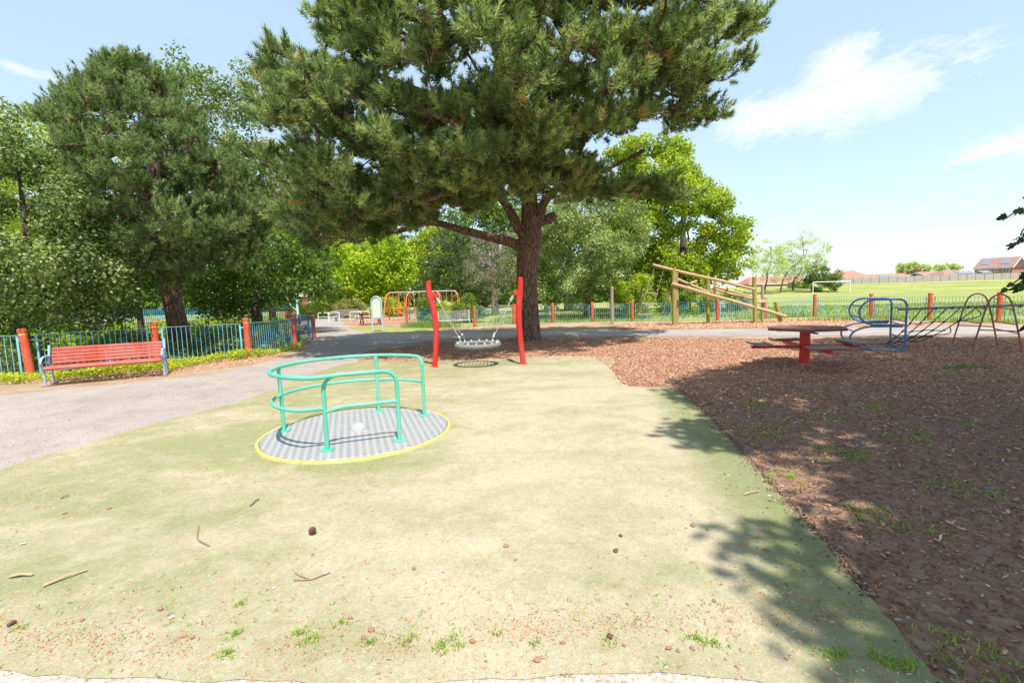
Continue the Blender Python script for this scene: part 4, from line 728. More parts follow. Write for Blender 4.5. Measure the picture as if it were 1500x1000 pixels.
for x in (0, BL):
    er = MB(); er.tube(fillet([(x, -.30, -.02), (x, -.30, .38), (x, -.46, .52), (x, -.30, .62), (x, .10, .62), (x, .22, .40), (x, -.35, .375)], .10), .024, 10); er.tube([(x, .08, .45), (x, .225, .84)], .022, 9); er.tube(fillet([(x, .2, .42), (x, .22, .2), (x, .24, -.02)], .1), .024, 10); er.build('end_frame', MAT['benchend'], bench)
    for y in (-.30, .24): MB().box((x, y, .006), (.12, .12, .012), None, .003).build('foot_plate', MAT['rust'], bench)
for x in (BL * .5,): MB().tube([(x, -.34, .375), (x, .08, .375), (x, .235, .78)], .016, 8).build('support', MAT['benchend'], bench)

# ------------------------------------------------------------------ roundabout
rc = np.array([-1.95, 5.76]); rd = thing('roundabout', 'mint green rail roundabout with a chequered metal deck and yellow rim', 'roundabout', (rc[0], rc[1], 0))
m, t = newmat('chequer_plate'); v = t.n('ShaderNodeTexCoord').outputs['Object']
mp = t.n('ShaderNodeMapping', {'Vector': v, 'Rotation': (0, 0, R(26)), 'Scale': (18, 18, 18)}).outputs[0]
ck = t.n('ShaderNodeTexChecker', {'Vector': mp, 'Scale': 1.}).outputs['Fac']; n1 = t.noise(v, 3.5, 5); n2 = t.noise(v, 40, 4, .7)
c = t.mix(ck, (.31, .31, .325), (.50, .50, .51)); c = t.mix(t.ramp(n1, [(.5, 0.), (.7, .55)]), c, (.50, .43, .38)); c = t.mix(t.math('MULTIPLY', n2, .3), c, (.3, .28, .27))
MAT['deck'] = finish(m, t, c, .5, t.math('ADD', ck, t.math('MULTIPLY', n2, .4)), .5, .004, .5, .25)
MAT['hub'] = paint('hub_metal', (.34, .37, .37), (.22, .21, .2), .4, 14, .35)
MB().lathe([(1.10, -.02), (1.10, .034), (1.095, .042), (.02, .042)], n=96).build('deck', MAT['deck'], rd)
MB().lathe([(1.108, .005), (1.108, .034), (1.113, .038), (1.135, .038), (1.143, .030), (1.147, .005)], n=96).build('rim', MAT['yellow'], rd)
MB().lathe([(.105, .042), (.103, .060), (.090, .085), (.066, .106), (.036, .118), (.01, .121)], n=32).build('hub_cap', MAT['hub'], rd)
PA = dict(A=(-.93, .0), B=(-.08, -.80), C=(.64, -.53), D=(.01, .875), E=(.72, .575)); RH, TR = .85, .0235
def foot(mb, p):
    a = math.atan2(p[1], p[0]); mb.box((p[0], p[1], .048), (.125, .125, .012), a, .003)
    for sx in (-1, 1):
        for sy in (-1, 1): mb.lathe([(.009, 0), (.009, .008), (.004, .011)], (p[0] + .045 * (sx * math.cos(a) - sy * math.sin(a)), p[1] + .045 * (sx * math.sin(a) + sy * math.cos(a)), .054), 6)
for k in 'AD':
    p = PA[k]; o = MB().tube([(p[0], p[1], .042), (p[0] * 1.01, p[1] * 1.01, RH - (.0 if k == 'A' else -.0))], TR, 12); foot(o, p); o.build('post', MAT['mint'], rd)
arc = lambda r_, a0, a1, z, n: [(r_ * math.cos(a0 + (a1 - a0) * i / n), r_ * math.sin(a0 + (a1 - a0) * i / n), z) for i in range(n + 1)]
RR = .935
pE = PA['E']; aE = math.atan2(pE[1], pE[0]); aB = R(262)
top = fillet([(pE[0], pE[1], .042), (pE[0], pE[1], RH), *arc(RR, aE + R(16), aE + R(17), RH, 1)], .16) [:-1] + arc(RR, aE + R(17), aB, RH, 44) + [(.02, -.80, RH)]
o = MB().tube(top, TR, 12); foot(o, pE); o.build('top_rail', MAT['mint'], rd)
pB, pC = PA['B'], PA['C']
o = MB().tube(fillet([(*pB, .042), (*pB, RH), (*pC, RH), (*pC, .042)], .17), TR, 12); foot(o, pB); foot(o, pC); o.build('end_hoop', MAT['mint'], rd)
MZ = .50; mid = [(pE[0] * 1.0, pE[1] * 1.0, MZ)] + arc(RR, aE + R(10), R(250), MZ, 40) + [(-.09, -.80, MZ)]
MB().tube(mid, .02, 10).build('middle_rail', MAT['mint'], rd); MB().tube([(pB[0], pB[1], MZ - .04), (.1, -.735, MZ), (*pC, MZ)], .02, 10).build('hoop_rail', MAT['mint'], rd)

# ------------------------------------------------------------------ basket swing
sw = thing('basket_swing', 'two curved bright red posts of a basket swing in front of the big pine', 'swing', (-.8, 11.1, 0))
for s_, xb, pts in ((1, -1.86, [(0, 0, -.05), (.05, 0, .45), (.08, 0, .95), (.03, 0, 1.4), (-.05, 0, 1.75), (-.045, 0, 2.02)]), (-1, .26, [(0, 0, -.05), (-.05, 0, .45), (-.085, 0, .95), (-.075, 0, 1.4), (-.035, 0, 1.75), (-.02, 0, 2.04)])):
    off = xb + .8; P = smoothpath([(p[0] + off, 0, p[2]) for p in pts], 6); rr = np.interp([p.z for p in P], [0, 1.3, 1.6, 2.05], [.062, .07, .072, .058]); o = MB().tube(P, list(rr), 16)
    o.tube([P[-1], P[-1] + Vector((0, 0, .02))], [.058, .02], 16); po = o.build('post', MAT['red'], sw)
    hx = off + (.06 if s_ > 0 else -.10); MB().bar((hx - s_ * .06, 0, 1.74), (hx + s_ * .08, 0, 1.66), .07, .10, .01).build('arm', MAT['red'], po)
    MB().lathe([(.10, .0), (.10, .014), (.07, .02)], (off, 0, .012), 20).build('base_plate', MAT['red'], po)
bk = thing('swing_basket', 'grey round nest swing seat hanging on ropes between the red posts', 'swing seat', (-.81, 11.1, .50))
RB = .50; MB().tube([(RB * math.cos(a), RB * math.sin(a), 0) for a in np.linspace(0, PI2, 49)[:-1]], .058, 12, True).build('ring', MAT['basket'], bk)
net = MB()
for k in range(-5, 6):
    d = k * .09; h = math.sqrt(max(.0, (RB - .03) ** 2 - d * d))
    for q in (0, 1): net.tube([((d, y, -.10 * (1 - (d * d + y * y) / RB ** 2)) if q else (y, d, -.10 * (1 - (d * d + y * y) / RB ** 2))) for y in np.linspace(-h, h, 9)], .008, 5)
net.build('net', MAT['darkrope'], bk)
MAT['fit'] = paint('white_plastic', (.75, .75, .76), amt=.1)
fit = MB()
for k in range(16):
    a = PI2 * k / 16; fit.lathe([(.005, 0), (.018, .008), (.018, .03), (.005, .04)], (RB * .98 * math.cos(a), RB * .98 * math.sin(a), .045), 8)
fit.build('fittings', MAT['fit'], bk)
for s_, hx in ((-1, -.93), (1, .87)):
    hook = Vector((hx, 0, 1.14)); MB().tube([hook, hook + Vector((-s_ * .07, 0, -.14))], .03, 8).build('swivel', MAT['galv'], bk)
    hook = hook + Vector((-s_ * .07, 0, -.14))
    for a in (50, -50):
        q = Vector((s_ * RB * math.cos(R(a)), RB * math.sin(R(a)), .07)); rp = MB().tube([hook, q + (hook - q) * .12, q], .010, 6); ro = rp.build('rope', MAT['rope'], bk)
        MB().lathe([(.005, 0), (.024, .01), (.024, .04), (.005, .05)], q + (hook - q) * .14, 8).build('ferrule', MAT['fit'], ro)

# ------------------------------------------------------------------ log climbing frame
cl_ = thing('log_climber', 'sloping pale log climbing frame with upright posts beyond the path', 'climbing frame', (7.6, 22, 0)); O = np.array([7.6, 22, 0])
def log(name, a, b, r_, mat, n=14):
    a, b = np.array(a, float) - O, np.array(b, float) - O; k = 7; P = [a + (b - a) * i / (k - 1) + (RNG.normal(0, .008, 3) if 0 < i < k - 1 else 0) for i in range(k)]
    o = MB().tube(P, [r_ * .96] + [r_ * RNG.uniform(.95, 1.04) for _ in range(k - 2)] + [r_ * .94], n); return o.build(name, MAT[mat], cl_)
log('post', (7.62, 22, -.1), (7.58, 22, 2.68), .105, 'loggreen'); log('post', (7.86, 22.35, -.1), (7.82, 22.35, 2.58), .085, 'greylog')
log('post', (9.42, 22.5, -.1), (9.36, 22.5, 2.38), .085, 'loggreen'); log('post', (11.4, 22.0, -.1), (11.33, 22.0, 2.16), .095, 'loggreen'); log('post', (12.22, 22.9, -.1), (12.2, 22.9, 1.80), .075, 'greylog'); log('post', (12.72, 22.2, -.05), (12.45, 22.2, .96), .09, 'loggreen')
log('rail', (6.62, 22.0, 2.84), (11.28, 21.9, 1.58), .07, 'log'); log('rail', (7.45, 21.88, 1.95), (12.85, 22.05, .27), .082, 'log'); log('rail', (7.75, 22.4, 2.22), (9.55, 22.45, 1.42), .07, 'log')
log('rail', (9.62, 22.6, 1.66), (12.3, 22.75, .92), .062, 'log'); log('rail', (9.9, 22.9, 1.75), (12.45, 22.9, .98), .06, 'log')
log('hanger', (9.56, 22.2, 1.36), (9.60, 22.2, 2.26), .065, 'log'); log('hanger', (7.42, 22.12, 1.1), (7.46, 22.12, 1.62), .09, 'loggreen')
for a, b in (((8.35, 22.2, 1.92), (8.95, 22.8, 2.05)), ((10.2, 22.3, 1.72), (10.5, 22.9, 1.62)), ((11.0, 22.4, 1.3), (11.25, 22.9, 1.25)), ((11.3, 22.0, .98), (12.3, 22.8, .95))): log('rung', a, b, .05, 'log', 10)
def rope_parts(mb, segs, r_=.011):
    for s_ in segs: mb.tube([np.array(q) - O for q in s_], r_, 5)
    return mb
ld = thing('rope_ladder', 'thin rope ladder with wooden rungs slanting from the high end of the log frame', 'rope ladder', (6.4, 22, 0)); O = np.array([6.4, 22, 0])
rope_parts(MB(), [[(6.72, 22, 2.78), (6.25, 21.95, 1.5), (5.75, 21.9, .02)], [(7.12, 22, 2.66), (6.75, 21.95, 1.35), (6.35, 21.9, .02)], [(7.5, 22.05, 1.9), (7.2, 22.0, 1.0), (6.9, 22, .02)], [(7.55, 22.05, 1.0), (7.0, 22.5, .45), (6.2, 23, .05)]]).build('rope', MAT['rope'], ld)
for t_ in (.44, .62, .8): 
    a = np.array([6.72, 22, 2.78]) * (1 - t_) + np.array([5.75, 21.9, .02]) * t_; b = np.array([7.12, 22, 2.66]) * (1 - t_) + np.array([6.35, 21.9, .02]) * t_; MB().tube([a - O - (b - a) * .1, b - O + (b - a) * .1], .03, 8).build('rung', MAT['greylog'], ld)
pn_ = thing('log_post', 'single upright weathered log post standing alone beyond the path', 'post', (5.14, 24, 0)); MB().tube([(0, 0, -.1), (.01, 0, .6), (-.01, .01, 1.3), (0, 0, 1.9)], [.088, .086, .084, .082], 16).build('shaft', MAT['greylog'], pn_); MB().lathe([(.083, 1.9), (.075, 1.915), (.02, 1.925)], n=16).build('top', MAT['log'], pn_)

# ------------------------------------------------------------------ picnic table
tb = thing('picnic_table', 'red pedestal picnic table with brown top and four grey plank seats on the bark', 'picnic table', (6.13, 9.8, 0), R(-8))
MB().lathe([(.098, -.03), (.098, .70), (.12, .705), (.12, .725)], n=24).build('pedestal', MAT['red'], tb); MB().lathe([(.17, -.02), (.165, .03), (.118, .06)], n=20).build('footing', MAT['stone'], tb)
tp = MB(); n = 6; Rr = .80; vs = [(Rr * math.cos(PI2 * (i + .0) / n + R(12)), Rr * .92 * math.sin(PI2 * i / n + R(12)), z) for z in (.755, .80) for i in range(n)]
tp.add(vs, [tuple(range(n))[::-1], tuple(range(n, 2 * n))] + [(i, (i + 1) % n, n + (i + 1) % n, n + i) for i in range(n)]); tp.build('tabletop', MAT['brownwood'], tb, False)
for a in (0, 90): MB().box((0, 0, .74), (1.1, .06, .03), R(a), .004).build('top_brace', MAT['red'], tb) if a == 0 else MB().box((0, 0, .708 + .0), (1.0, .06, .03), R(a), .004).build('top_brace', MAT['red'], tb)
for k in range(4):
    a = R(90 * k); c_, s_ = math.cos(a), math.sin(a); MB().bar((.11 * c_, .11 * s_, .40), (1.05 * c_, 1.05 * s_, .40), .07, .06).build('arm', MAT['red'], tb)
    st = MB().box((.90 * c_, .90 * s_, .475), (.30, .66, .045), a, .008).build('seat', MAT['greywood'], tb); MB().box((.88 * c_, .88 * s_, .440), (.20, .60, .024), a, .003).build('seat_bracket', MAT['red'], st)

# ------------------------------------------------------------------ blue climbing frame, beam, net, arches
nF, fF = np.array([9.62, 11.45, 0]), np.array([10.30, 12.75, 0]); pd = np.array([-.905, .425, 0])
bc = thing('tube_climber', 'blue tubular climbing frame with two stacked rounded loops standing in the bark', 'climbing frame', nF)
TS = .024
def prof(P0):
    q = lambda u, z: tuple(P0 - nF + pd * u + np.array([0, 0, z]))
    upper = [q(.0, -.03), q(0, 1.26)] ; 
    loop1 = [q(0, 0.0), q(0, 1.27), q(.62, 1.27)] + [q(.62 + .33 * math.sin(a), .955 + .315 * math.cos(a)) for a in np.linspace(.15, math.pi - .1, 11)] + [q(.6, .64), q(.04, .64)]
    loop2 = [q(.06, .60), q(.62, .60)] + [q(.62 + .5 * math.sin(a), .31 + .29 * math.cos(a)) for a in np.linspace(.15, math.pi - .1, 12)] + [q(.6, .02), q(.0, .02)]
    return fillet(loop1[:3], .2) + loop1[3:], loop2
for P0 in (nF, fF):
    a, b = prof(P0); o = MB().tube(a, TS, 10); o.tube(b, TS, 10); o.build('side_frame', MAT['bluedark'], bc)
def rung(u, z, r_=.017): MB().tube([nF - nF + pd * u + np.array([0, 0, z]), fF - nF + pd * u + np.array([0, 0, z])], r_, 8).build('rung', MAT['bluedark'], bc)
for u, z in ((0, .30), (0, .62), (0, .72), (0, 1.02), (.9, 1.10), (.92, .82), (.62, .62), (1.03, .46), (1.08, .20), (.6, .03), (0, .03)): rung(u, z)
bm0, bm1 = np.array([9.95, 12.1, .99]), np.array([13.05, 11.75, 1.02])
be = thing('balance_beam', 'pale straight beam running from the blue frame to the brown arches', 'beam', (*bm0[:2], 0)); MB().bar((0, 0, bm0[2]), tuple(bm1 - bm0 + np.array([0, 0, bm0[2]])), .05, .06, .01).build('beam_rail', MAT['greywood'], be)
for t_ in (.28, .4, .52, .64, .9): c = (bm1 - bm0) * t_; MB().box((c[0], c[1], bm0[2] + .005), (.03, .062, .072), math.atan2(c[1], c[0]), .004).build('clamp', MAT['black'], be)
cn = thing('climbing_net', 'dark rope climbing net slanting from the beam down to the bark', 'net', (10.2, 12.3, 0)); O = np.array([10.2, 12.3, 0]); nm = MB()
tp_ = [bm0 + (bm1 - bm0) * q + np.array([0, 0, -.03]) for q in (.17, .26, .36, .46, .58)]; bt_ = [np.array([10.05 + .22 * k, 12.55 + .02 * k, .06]) for k in range(5)]
gp = lambda k, t_: tp_[k] * (1 - t_) + bt_[k] * t_ + np.array([0, 0, -.10 * math.sin(math.pi * t_)])
for k in range(5): nm.tube([gp(k, q) - O for q in np.linspace(0, 1, 8)], .012, 6)
for t_ in (.3, .52, .74, .95): nm.tube(smoothpath([gp(k, t_ + .02 * math.sin(k * 2)) - O for k in range(5)], 3), .011, 6)
lp_ = gp(4, .52) - O; nm.tube(smoothpath([gp(4, .42) - O, lp_ + np.array([.16, 0, .06]), lp_ + np.array([.12, 0, -.1]), gp(3, .7) - O], 4), .012, 6); nm.tube(smoothpath([gp(4, 0) - O, gp(4, 0) - O + np.array([.12, 0, -.2]), gp(4, .3) - O], 4), .012, 6)
for k in range(5):
    for t_ in (.3, .52, .74): nm.lathe([(.005, -.03), (.022, -.012), (.022, .012), (.005, .03)], gp(k, t_) - O, 8)
nm.build('net', MAT['darkrope'], cn)
g = lambda px, Y: np.array([at(px, 470, Y)[0], Y, 0])
ar = thing('arch_climber', 'pair of red-brown tubular arches forming an A-shaped ladder at the right edge', 'climbing frame', (12.4, 12, 0)); O = np.array([12.4, 12, 0])
feet = [(g(1397, 12.9), g(1464, 12.0)), (g(1427, 11.5), g(1501, 10.75))]; AR = []
for a, b in feet:
    m_ = (a + b) / 2; e = (b - a) / 2; P = []
    for q in np.linspace(-1, 1, 27):
        z = 1.31 * (1 - abs(q) ** 3.2) if abs(q) < .999 else -.05; w = q
        P.append((q, z))
    prof_ = [(-1, -.05), (-.86, .30), (-.72, .62), (-.58, .92), (-.46, 1.13), (-.30, 1.26), (-.10, 1.315), (.10, 1.315), (.30, 1.26), (.46, 1.13), (.58, .92), (.72, .62), (.86, .30), (1, -.05)]
    AR.append((m_, e)); MB().tube(smoothpath([m_ + e * q + np.array([0, 0, z]) - O for q, z in prof_], 4), .0185, 9).build('arch', MAT['rust'], ar)
for q, z in ((-.93, .14), (-.72, .62), (.93, .14), (.72, .62), (.80, .42), (-.55, .98), (.55, .98)): MB().tube([AR[k][0] + AR[k][1] * q + np.array([0, 0, z]) - O for k in (0, 1)], .014, 8).build('rung', MAT['rust'], ar)
for k in (0, 1): MB().tube([AR[k][0] - AR[k][1] * .79 + np.array([0, 0, .47]) - O, AR[k][0] + AR[k][1] * .79 + np.array([0, 0, .47]) - O], .014, 8).build('cross_bar', MAT['rust'], ar)

# ------------------------------------------------------------------ things beyond the path on the left
s0, s1 = gr(544, 486), gr(562, 486); sY = 24.; sx_ = at(552.5, 470, sY)[0]
sg = thing('notice_board', 'tall pale blue arch shaped notice board on two legs beside the path', 'notice board', (sx_, sY, 0), R(-8)); hw = .27
ap = [(-hw, 0, -.1), (-hw, 0, 1.45)] + [(-hw * math.cos(a), 0, 1.5 + .27 * math.sin(a)) for a in np.linspace(0, math.pi, 11)] + [(hw, 0, 1.45), (hw, 0, -.1)]
MB().tube(ap, .036, 10).build('frame', MAT['ice'], sg)
pl = [(-.215, .70)] + [(.215, .70)] + [(.215 * math.cos(a), 1.48 + .215 * math.sin(a)) for a in np.linspace(0, math.pi, 13)]
o = MB(); n = len(pl); o.add([(x, y, z) for y in (-.015, .015) for x, z in pl], [tuple(range(n)), tuple(range(2 * n - 1, n - 1, -1))] + [(i, n + i, n + (i + 1) % n, (i + 1) % n) for i in range(n)]); o.build('board', MAT['cream'], sg, False)
MB().tube([(-hw, 0, .66), (hw, 0, .66)], .018, 8).build('cross_bar', MAT['ice'], sg); MB().tube([(-hw, 0, .12), (hw, 0, .12)], .012, 8).build('cross_bar', MAT['ice'], sg)
# wire mesh bench
x0, x1 = at(641, 480, 24.3)[0], at(689, 480, 24.3)[0]; mw = x1 - x0
wb = thing('mesh_bench', 'grey wire mesh bench with a mesh back beside the far railings', 'bench', (x0, 24.3, 0), R(6)); o = MB()
for k in range(9): o.tube([(0, .12 + .02 * k, .45 + .058 * k), (mw, .12 + .02 * k, .45 + .058 * k)], .008, 5)
for k in range(19): o.tube([(mw * k / 18, .12, .45), (mw * k / 18, .28, .91)], .006, 5)
o.build('backrest', MAT['galv'], wb); o = MB()
for k in range(8): o.tube([(0, .10 - .065 * k, .43), (mw, .10 - .065 * k, .43)], .008, 5)
for k in range(19): o.tube([(mw * k / 18, .10, .425), (mw * k / 18, -.36, .425)], .006, 5)
o.build('seat', MAT['galv'], wb)
for x in (.05, mw - .05): MB().tube(fillet([(x, -.34, -.02), (x, -.34, .42), (x, .12, .42), (x, .29, .93)], .06), .022, 8).build('leg_frame', MAT['galv'], wb); MB().tube([(x, .14, .42), (x, .2, -.02)], .022, 8).build('leg', MAT['galv'], wb)
# swing frame
sf = thing('toddler_swing_set', 'orange swing frame with a long pale crossbar beyond the notice board', 'swing', (-6.4, 36, 0)); xa, xb = at(564, 430, 36)[0] + 6.4, at(673, 430, 36)[0] + 6.4; ZT = 2.1
MB().tube([(xa + .3, 0, ZT), (xb - .3, 0, ZT)], .04, 9).build('crossbar', MAT['galv'], sf)
for x, s_ in ((xa, 1), (xb, -1), ((xa * .72 + xb * .28), 1), ((xa * .24 + xb * .76), -1)):
    for y in (-1, 1): MB().tube(fillet([(x, y * .9, -.05), (x + s_ * .12, y * .35, ZT - .25), (x + s_ * .38, y * .08, ZT)], .25), .045, 9).build('leg', MAT['orange'], sf)
    MB().tube([(x + s_ * .07, -.6, .95), (x + s_ * .07, .6, .95)], .025, 7).build('brace', MAT['orange'], sf)
SEAT = None
for k, (q, lb) in enumerate(((.14, 'orange cradle swing seat hanging nearest the notice board'), (.22, 'orange cradle swing seat hanging second from the notice board'), (.42, 'orange cradle swing seat left of the left red swing post'), (.86, 'orange cradle swing seat at the right end of the swing frame'))):
    px = xa + (xb - xa) * q - 6.4
    if SEAT is None:
        SEAT = thing('cradle_swing', lb, 'swing seat', (px, 36, 0), 0, 'cradle seats hanging from the orange frame')
        o = MB(); [o.tube([(sx * .18, sy * .15, .5), (sx * .2, sy * .17, .92)], .03, 7) for sx in (-1, 1) for sy in (-1, 1)]; o.tube([(.2, .17, .92), (-.2, .17, .92), (-.2, -.17, .92), (.2, -.17, .92)], .035, 7, True); o.box((0, 0, .5), (.36, .3, .06), None, .02); o.build('cradle', MAT['orange'], SEAT)
        o = MB(); [o.tube([(sx * .2, 0, .93), (sx * .2, 0, ZT - .05)], .022, 6) for sx in (-1, 1)]; o.build('chain', MAT['orange'], SEAT)
    else: copy_thing(SEAT, lb, (px, 36, 0))
# picnic bench behind the notice board, grey bench, hoop rails
pb = thing('picnic_bench', 'dark brown picnic bench partly hidden behind the notice board', 'picnic table', (*at(543, 475, 31)[:1], 31, 0), R(10))
MB().box((0, 0, .72), (1.5, .7, .05), None, .01).build('tabletop', MAT['brownwood'], pb); [MB().box((0, y, .44), (1.5, .26, .045), None, .01).build('seat', MAT['brownwood'], pb) for y in (-.68, .68)]
for x in (-.55, .55): [MB().bar((x, y * .75, -.02), (x, y * .15, .69), .07, .05).build('leg', MAT['brownwood'], pb) for y in (-1, 1)]; MB().bar((x + .04, -.8, .40), (x + .04, .8, .40), .05, .04).build('crosspiece', MAT['brownwood'], pb)
gx = at(507, 465, 37)[0]; gb = thing('park_bench', 'grey weathered bench beside the white hoop rails at the bend of the path', 'bench', (gx, 37, 0), R(-5)); bw = .95
for k in range(4): MB().box((0, .18 + .03 * k, .5 + .12 * k), (2 * bw, .03, .10), None, .006).build('back_slat', MAT['greywood'], gb)
for k in range(4): MB().box((0, .12 - .11 * k, .43), (2 * bw, .095, .03), None, .006).build('seat_slat', MAT['greywood'], gb)
for x in (-bw + .1, bw - .1): MB().box((x, -.05, .2), (.06, .46, .41), None, .008).build('leg', MAT['ice'], gb)
HR = None
for px, lb in ((474, 'white hoop rail left of the grey bench, nearest the blue pole'), (489, 'white hoop rail touching the left end of the grey bench'), (521, 'white hoop rail right of the grey bench'), (533, 'white hoop rail next to the left leg of the notice board')):
    x = at(px, 465, 36.4)[0]
    if HR is None:
        HR = thing('hoop_rail', lb, 'railing', (x, 36.4, 0), R(-8), 'white hoop rails by the bend of the path'); MB().tube(fillet([(-.45, 0, -.05), (-.45, 0, .72), (.45, 0, .72), (.45, 0, -.05)], .16), .028, 9).build('hoop', MAT['white'], HR); MB().tube([(-.45, 0, .38), (.45, 0, .38)], .018, 7).build('cross_bar', MAT['white'], HR)
    else: copy_thing(HR, lb, (x, 36.4, 0), R(-8))

# ------------------------------------------------------------------ field: goal, boundary fence, houses
gp0, gp1 = at(1191, 424, 93), at(1245.5, 421, 93.)
gl = thing('football_goal', 'white metal football goal standing on the far grass field', 'goal', (gp0[0], 93, 0)); gw = gp1[0] - gp0[0]; z0 = float(terr(0, 93)) - .05
for x in (0, gw): MB().tube([(x, 0, z0), (x, 0, 2.38)], .07, 10).build('goalpost', MAT['white'], gl)
MB().tube([(-.07, 0, 2.38), (gw + .07, 0, 2.38)], .07, 10).build('crossbar', MAT['white'], gl)
for x in (0, gw): MB().tube([(x, 0, 2.3), (x, 1.0, 1.9), (x, 1.7, z0)], .025, 7).build('stanchion', MAT['white'], gl)
MAT['board'] = wood('grey_fence_boards', (.46, .43, .39), (.33, .30, .27), .3); FY = 130.
fx0, fx1 = at(1225, 405, FY)[0], at(1560, 400, FY)[0]; bf = thing('boundary_fence', 'long grey timber fence along the far side of the field below the houses', 'fence', (fx0, FY, 0)); o = MB(); k = int((fx1 - fx0) / 2.4)
for i in range(k):
    for j in range(8): o.box((2.4 * i + .3 * j + .15, .03 * (j % 2), 2.65), (.285, .03, 1.9 + random.uniform(-.03, .03)))
o.build('boards', MAT['board'], bf)
o = MB(); [o.box((2.4 * i - .01, -.06, 2.65), (.12, .1, 2.0)) for i in range(k + 1)]; o.build('posts', MAT['board'], bf)
m, t = newmat('red_brick'); v = t.n('ShaderNodeTexCoord').outputs['Object']; n1 = t.noise(v, 1.2, 4)
bt = t.n('ShaderNodeTexBrick', {'Vector': t.n('ShaderNodeMapping', {'Vector': v, 'Rotation': (R(90), 0, 0)}).outputs[0], 'Color1': (.36, .11, .075, 1), 'Color2': (.45, .16, .10, 1), 'Mortar': (.42, .34, .3, 1), 'Scale': 1., 'Brick Width': .23, 'Row Height': .075, 'Mortar Size': .008})
MAT['brick'] = finish(m, t, t.mix(t.math('MULTIPLY', n1, .4), bt.outputs[0], (.48, .2, .13)), .85, n1, .2)
m, t = newmat('roof_tiles'); v = t.n('ShaderNodeTexCoord').outputs['Object']; n1 = t.noise(v, .9, 5); wv_ = t.n('ShaderNodeTexWave', {'Vector': v, 'Scale': 1.6, 'Distortion': .3}, bands_direction='Z').outputs['Fac']
MAT['tiles'] = finish(m, t, t.mix(t.math('MULTIPLY', wv_, .25), t.mix(n1, (.36, .15, .105), (.48, .25, .18)), (.2, .1, .08)), .85, wv_, .5, .04)
m, t = newmat('brown_roof_tiles'); v = t.n('ShaderNodeTexCoord').outputs['Object']; n1 = t.noise(v, .9, 5); wv_ = t.n('ShaderNodeTexWave', {'Vector': v, 'Scale': 1.6, 'Distortion': .3}, bands_direction='Z').outputs['Fac']
MAT['tiles2'] = finish(m, t, t.mix(t.math('MULTIPLY', wv_, .25), t.mix(n1, (.26, .15, .13), (.36, .23, .19)), (.16, .1, .09)), .85, wv_, .5, .04)
MAT['glass'] = finish(*(lambda q: (q[0], q[1], (.10, .13, .17)))(newmat('window_glass')), .08, None, spec=.8)
MAT['solar'] = finish(*(lambda q: (q[0], q[1], (.20, .23, .28)))(newmat('solar_glass')), .15, None, spec=.9)
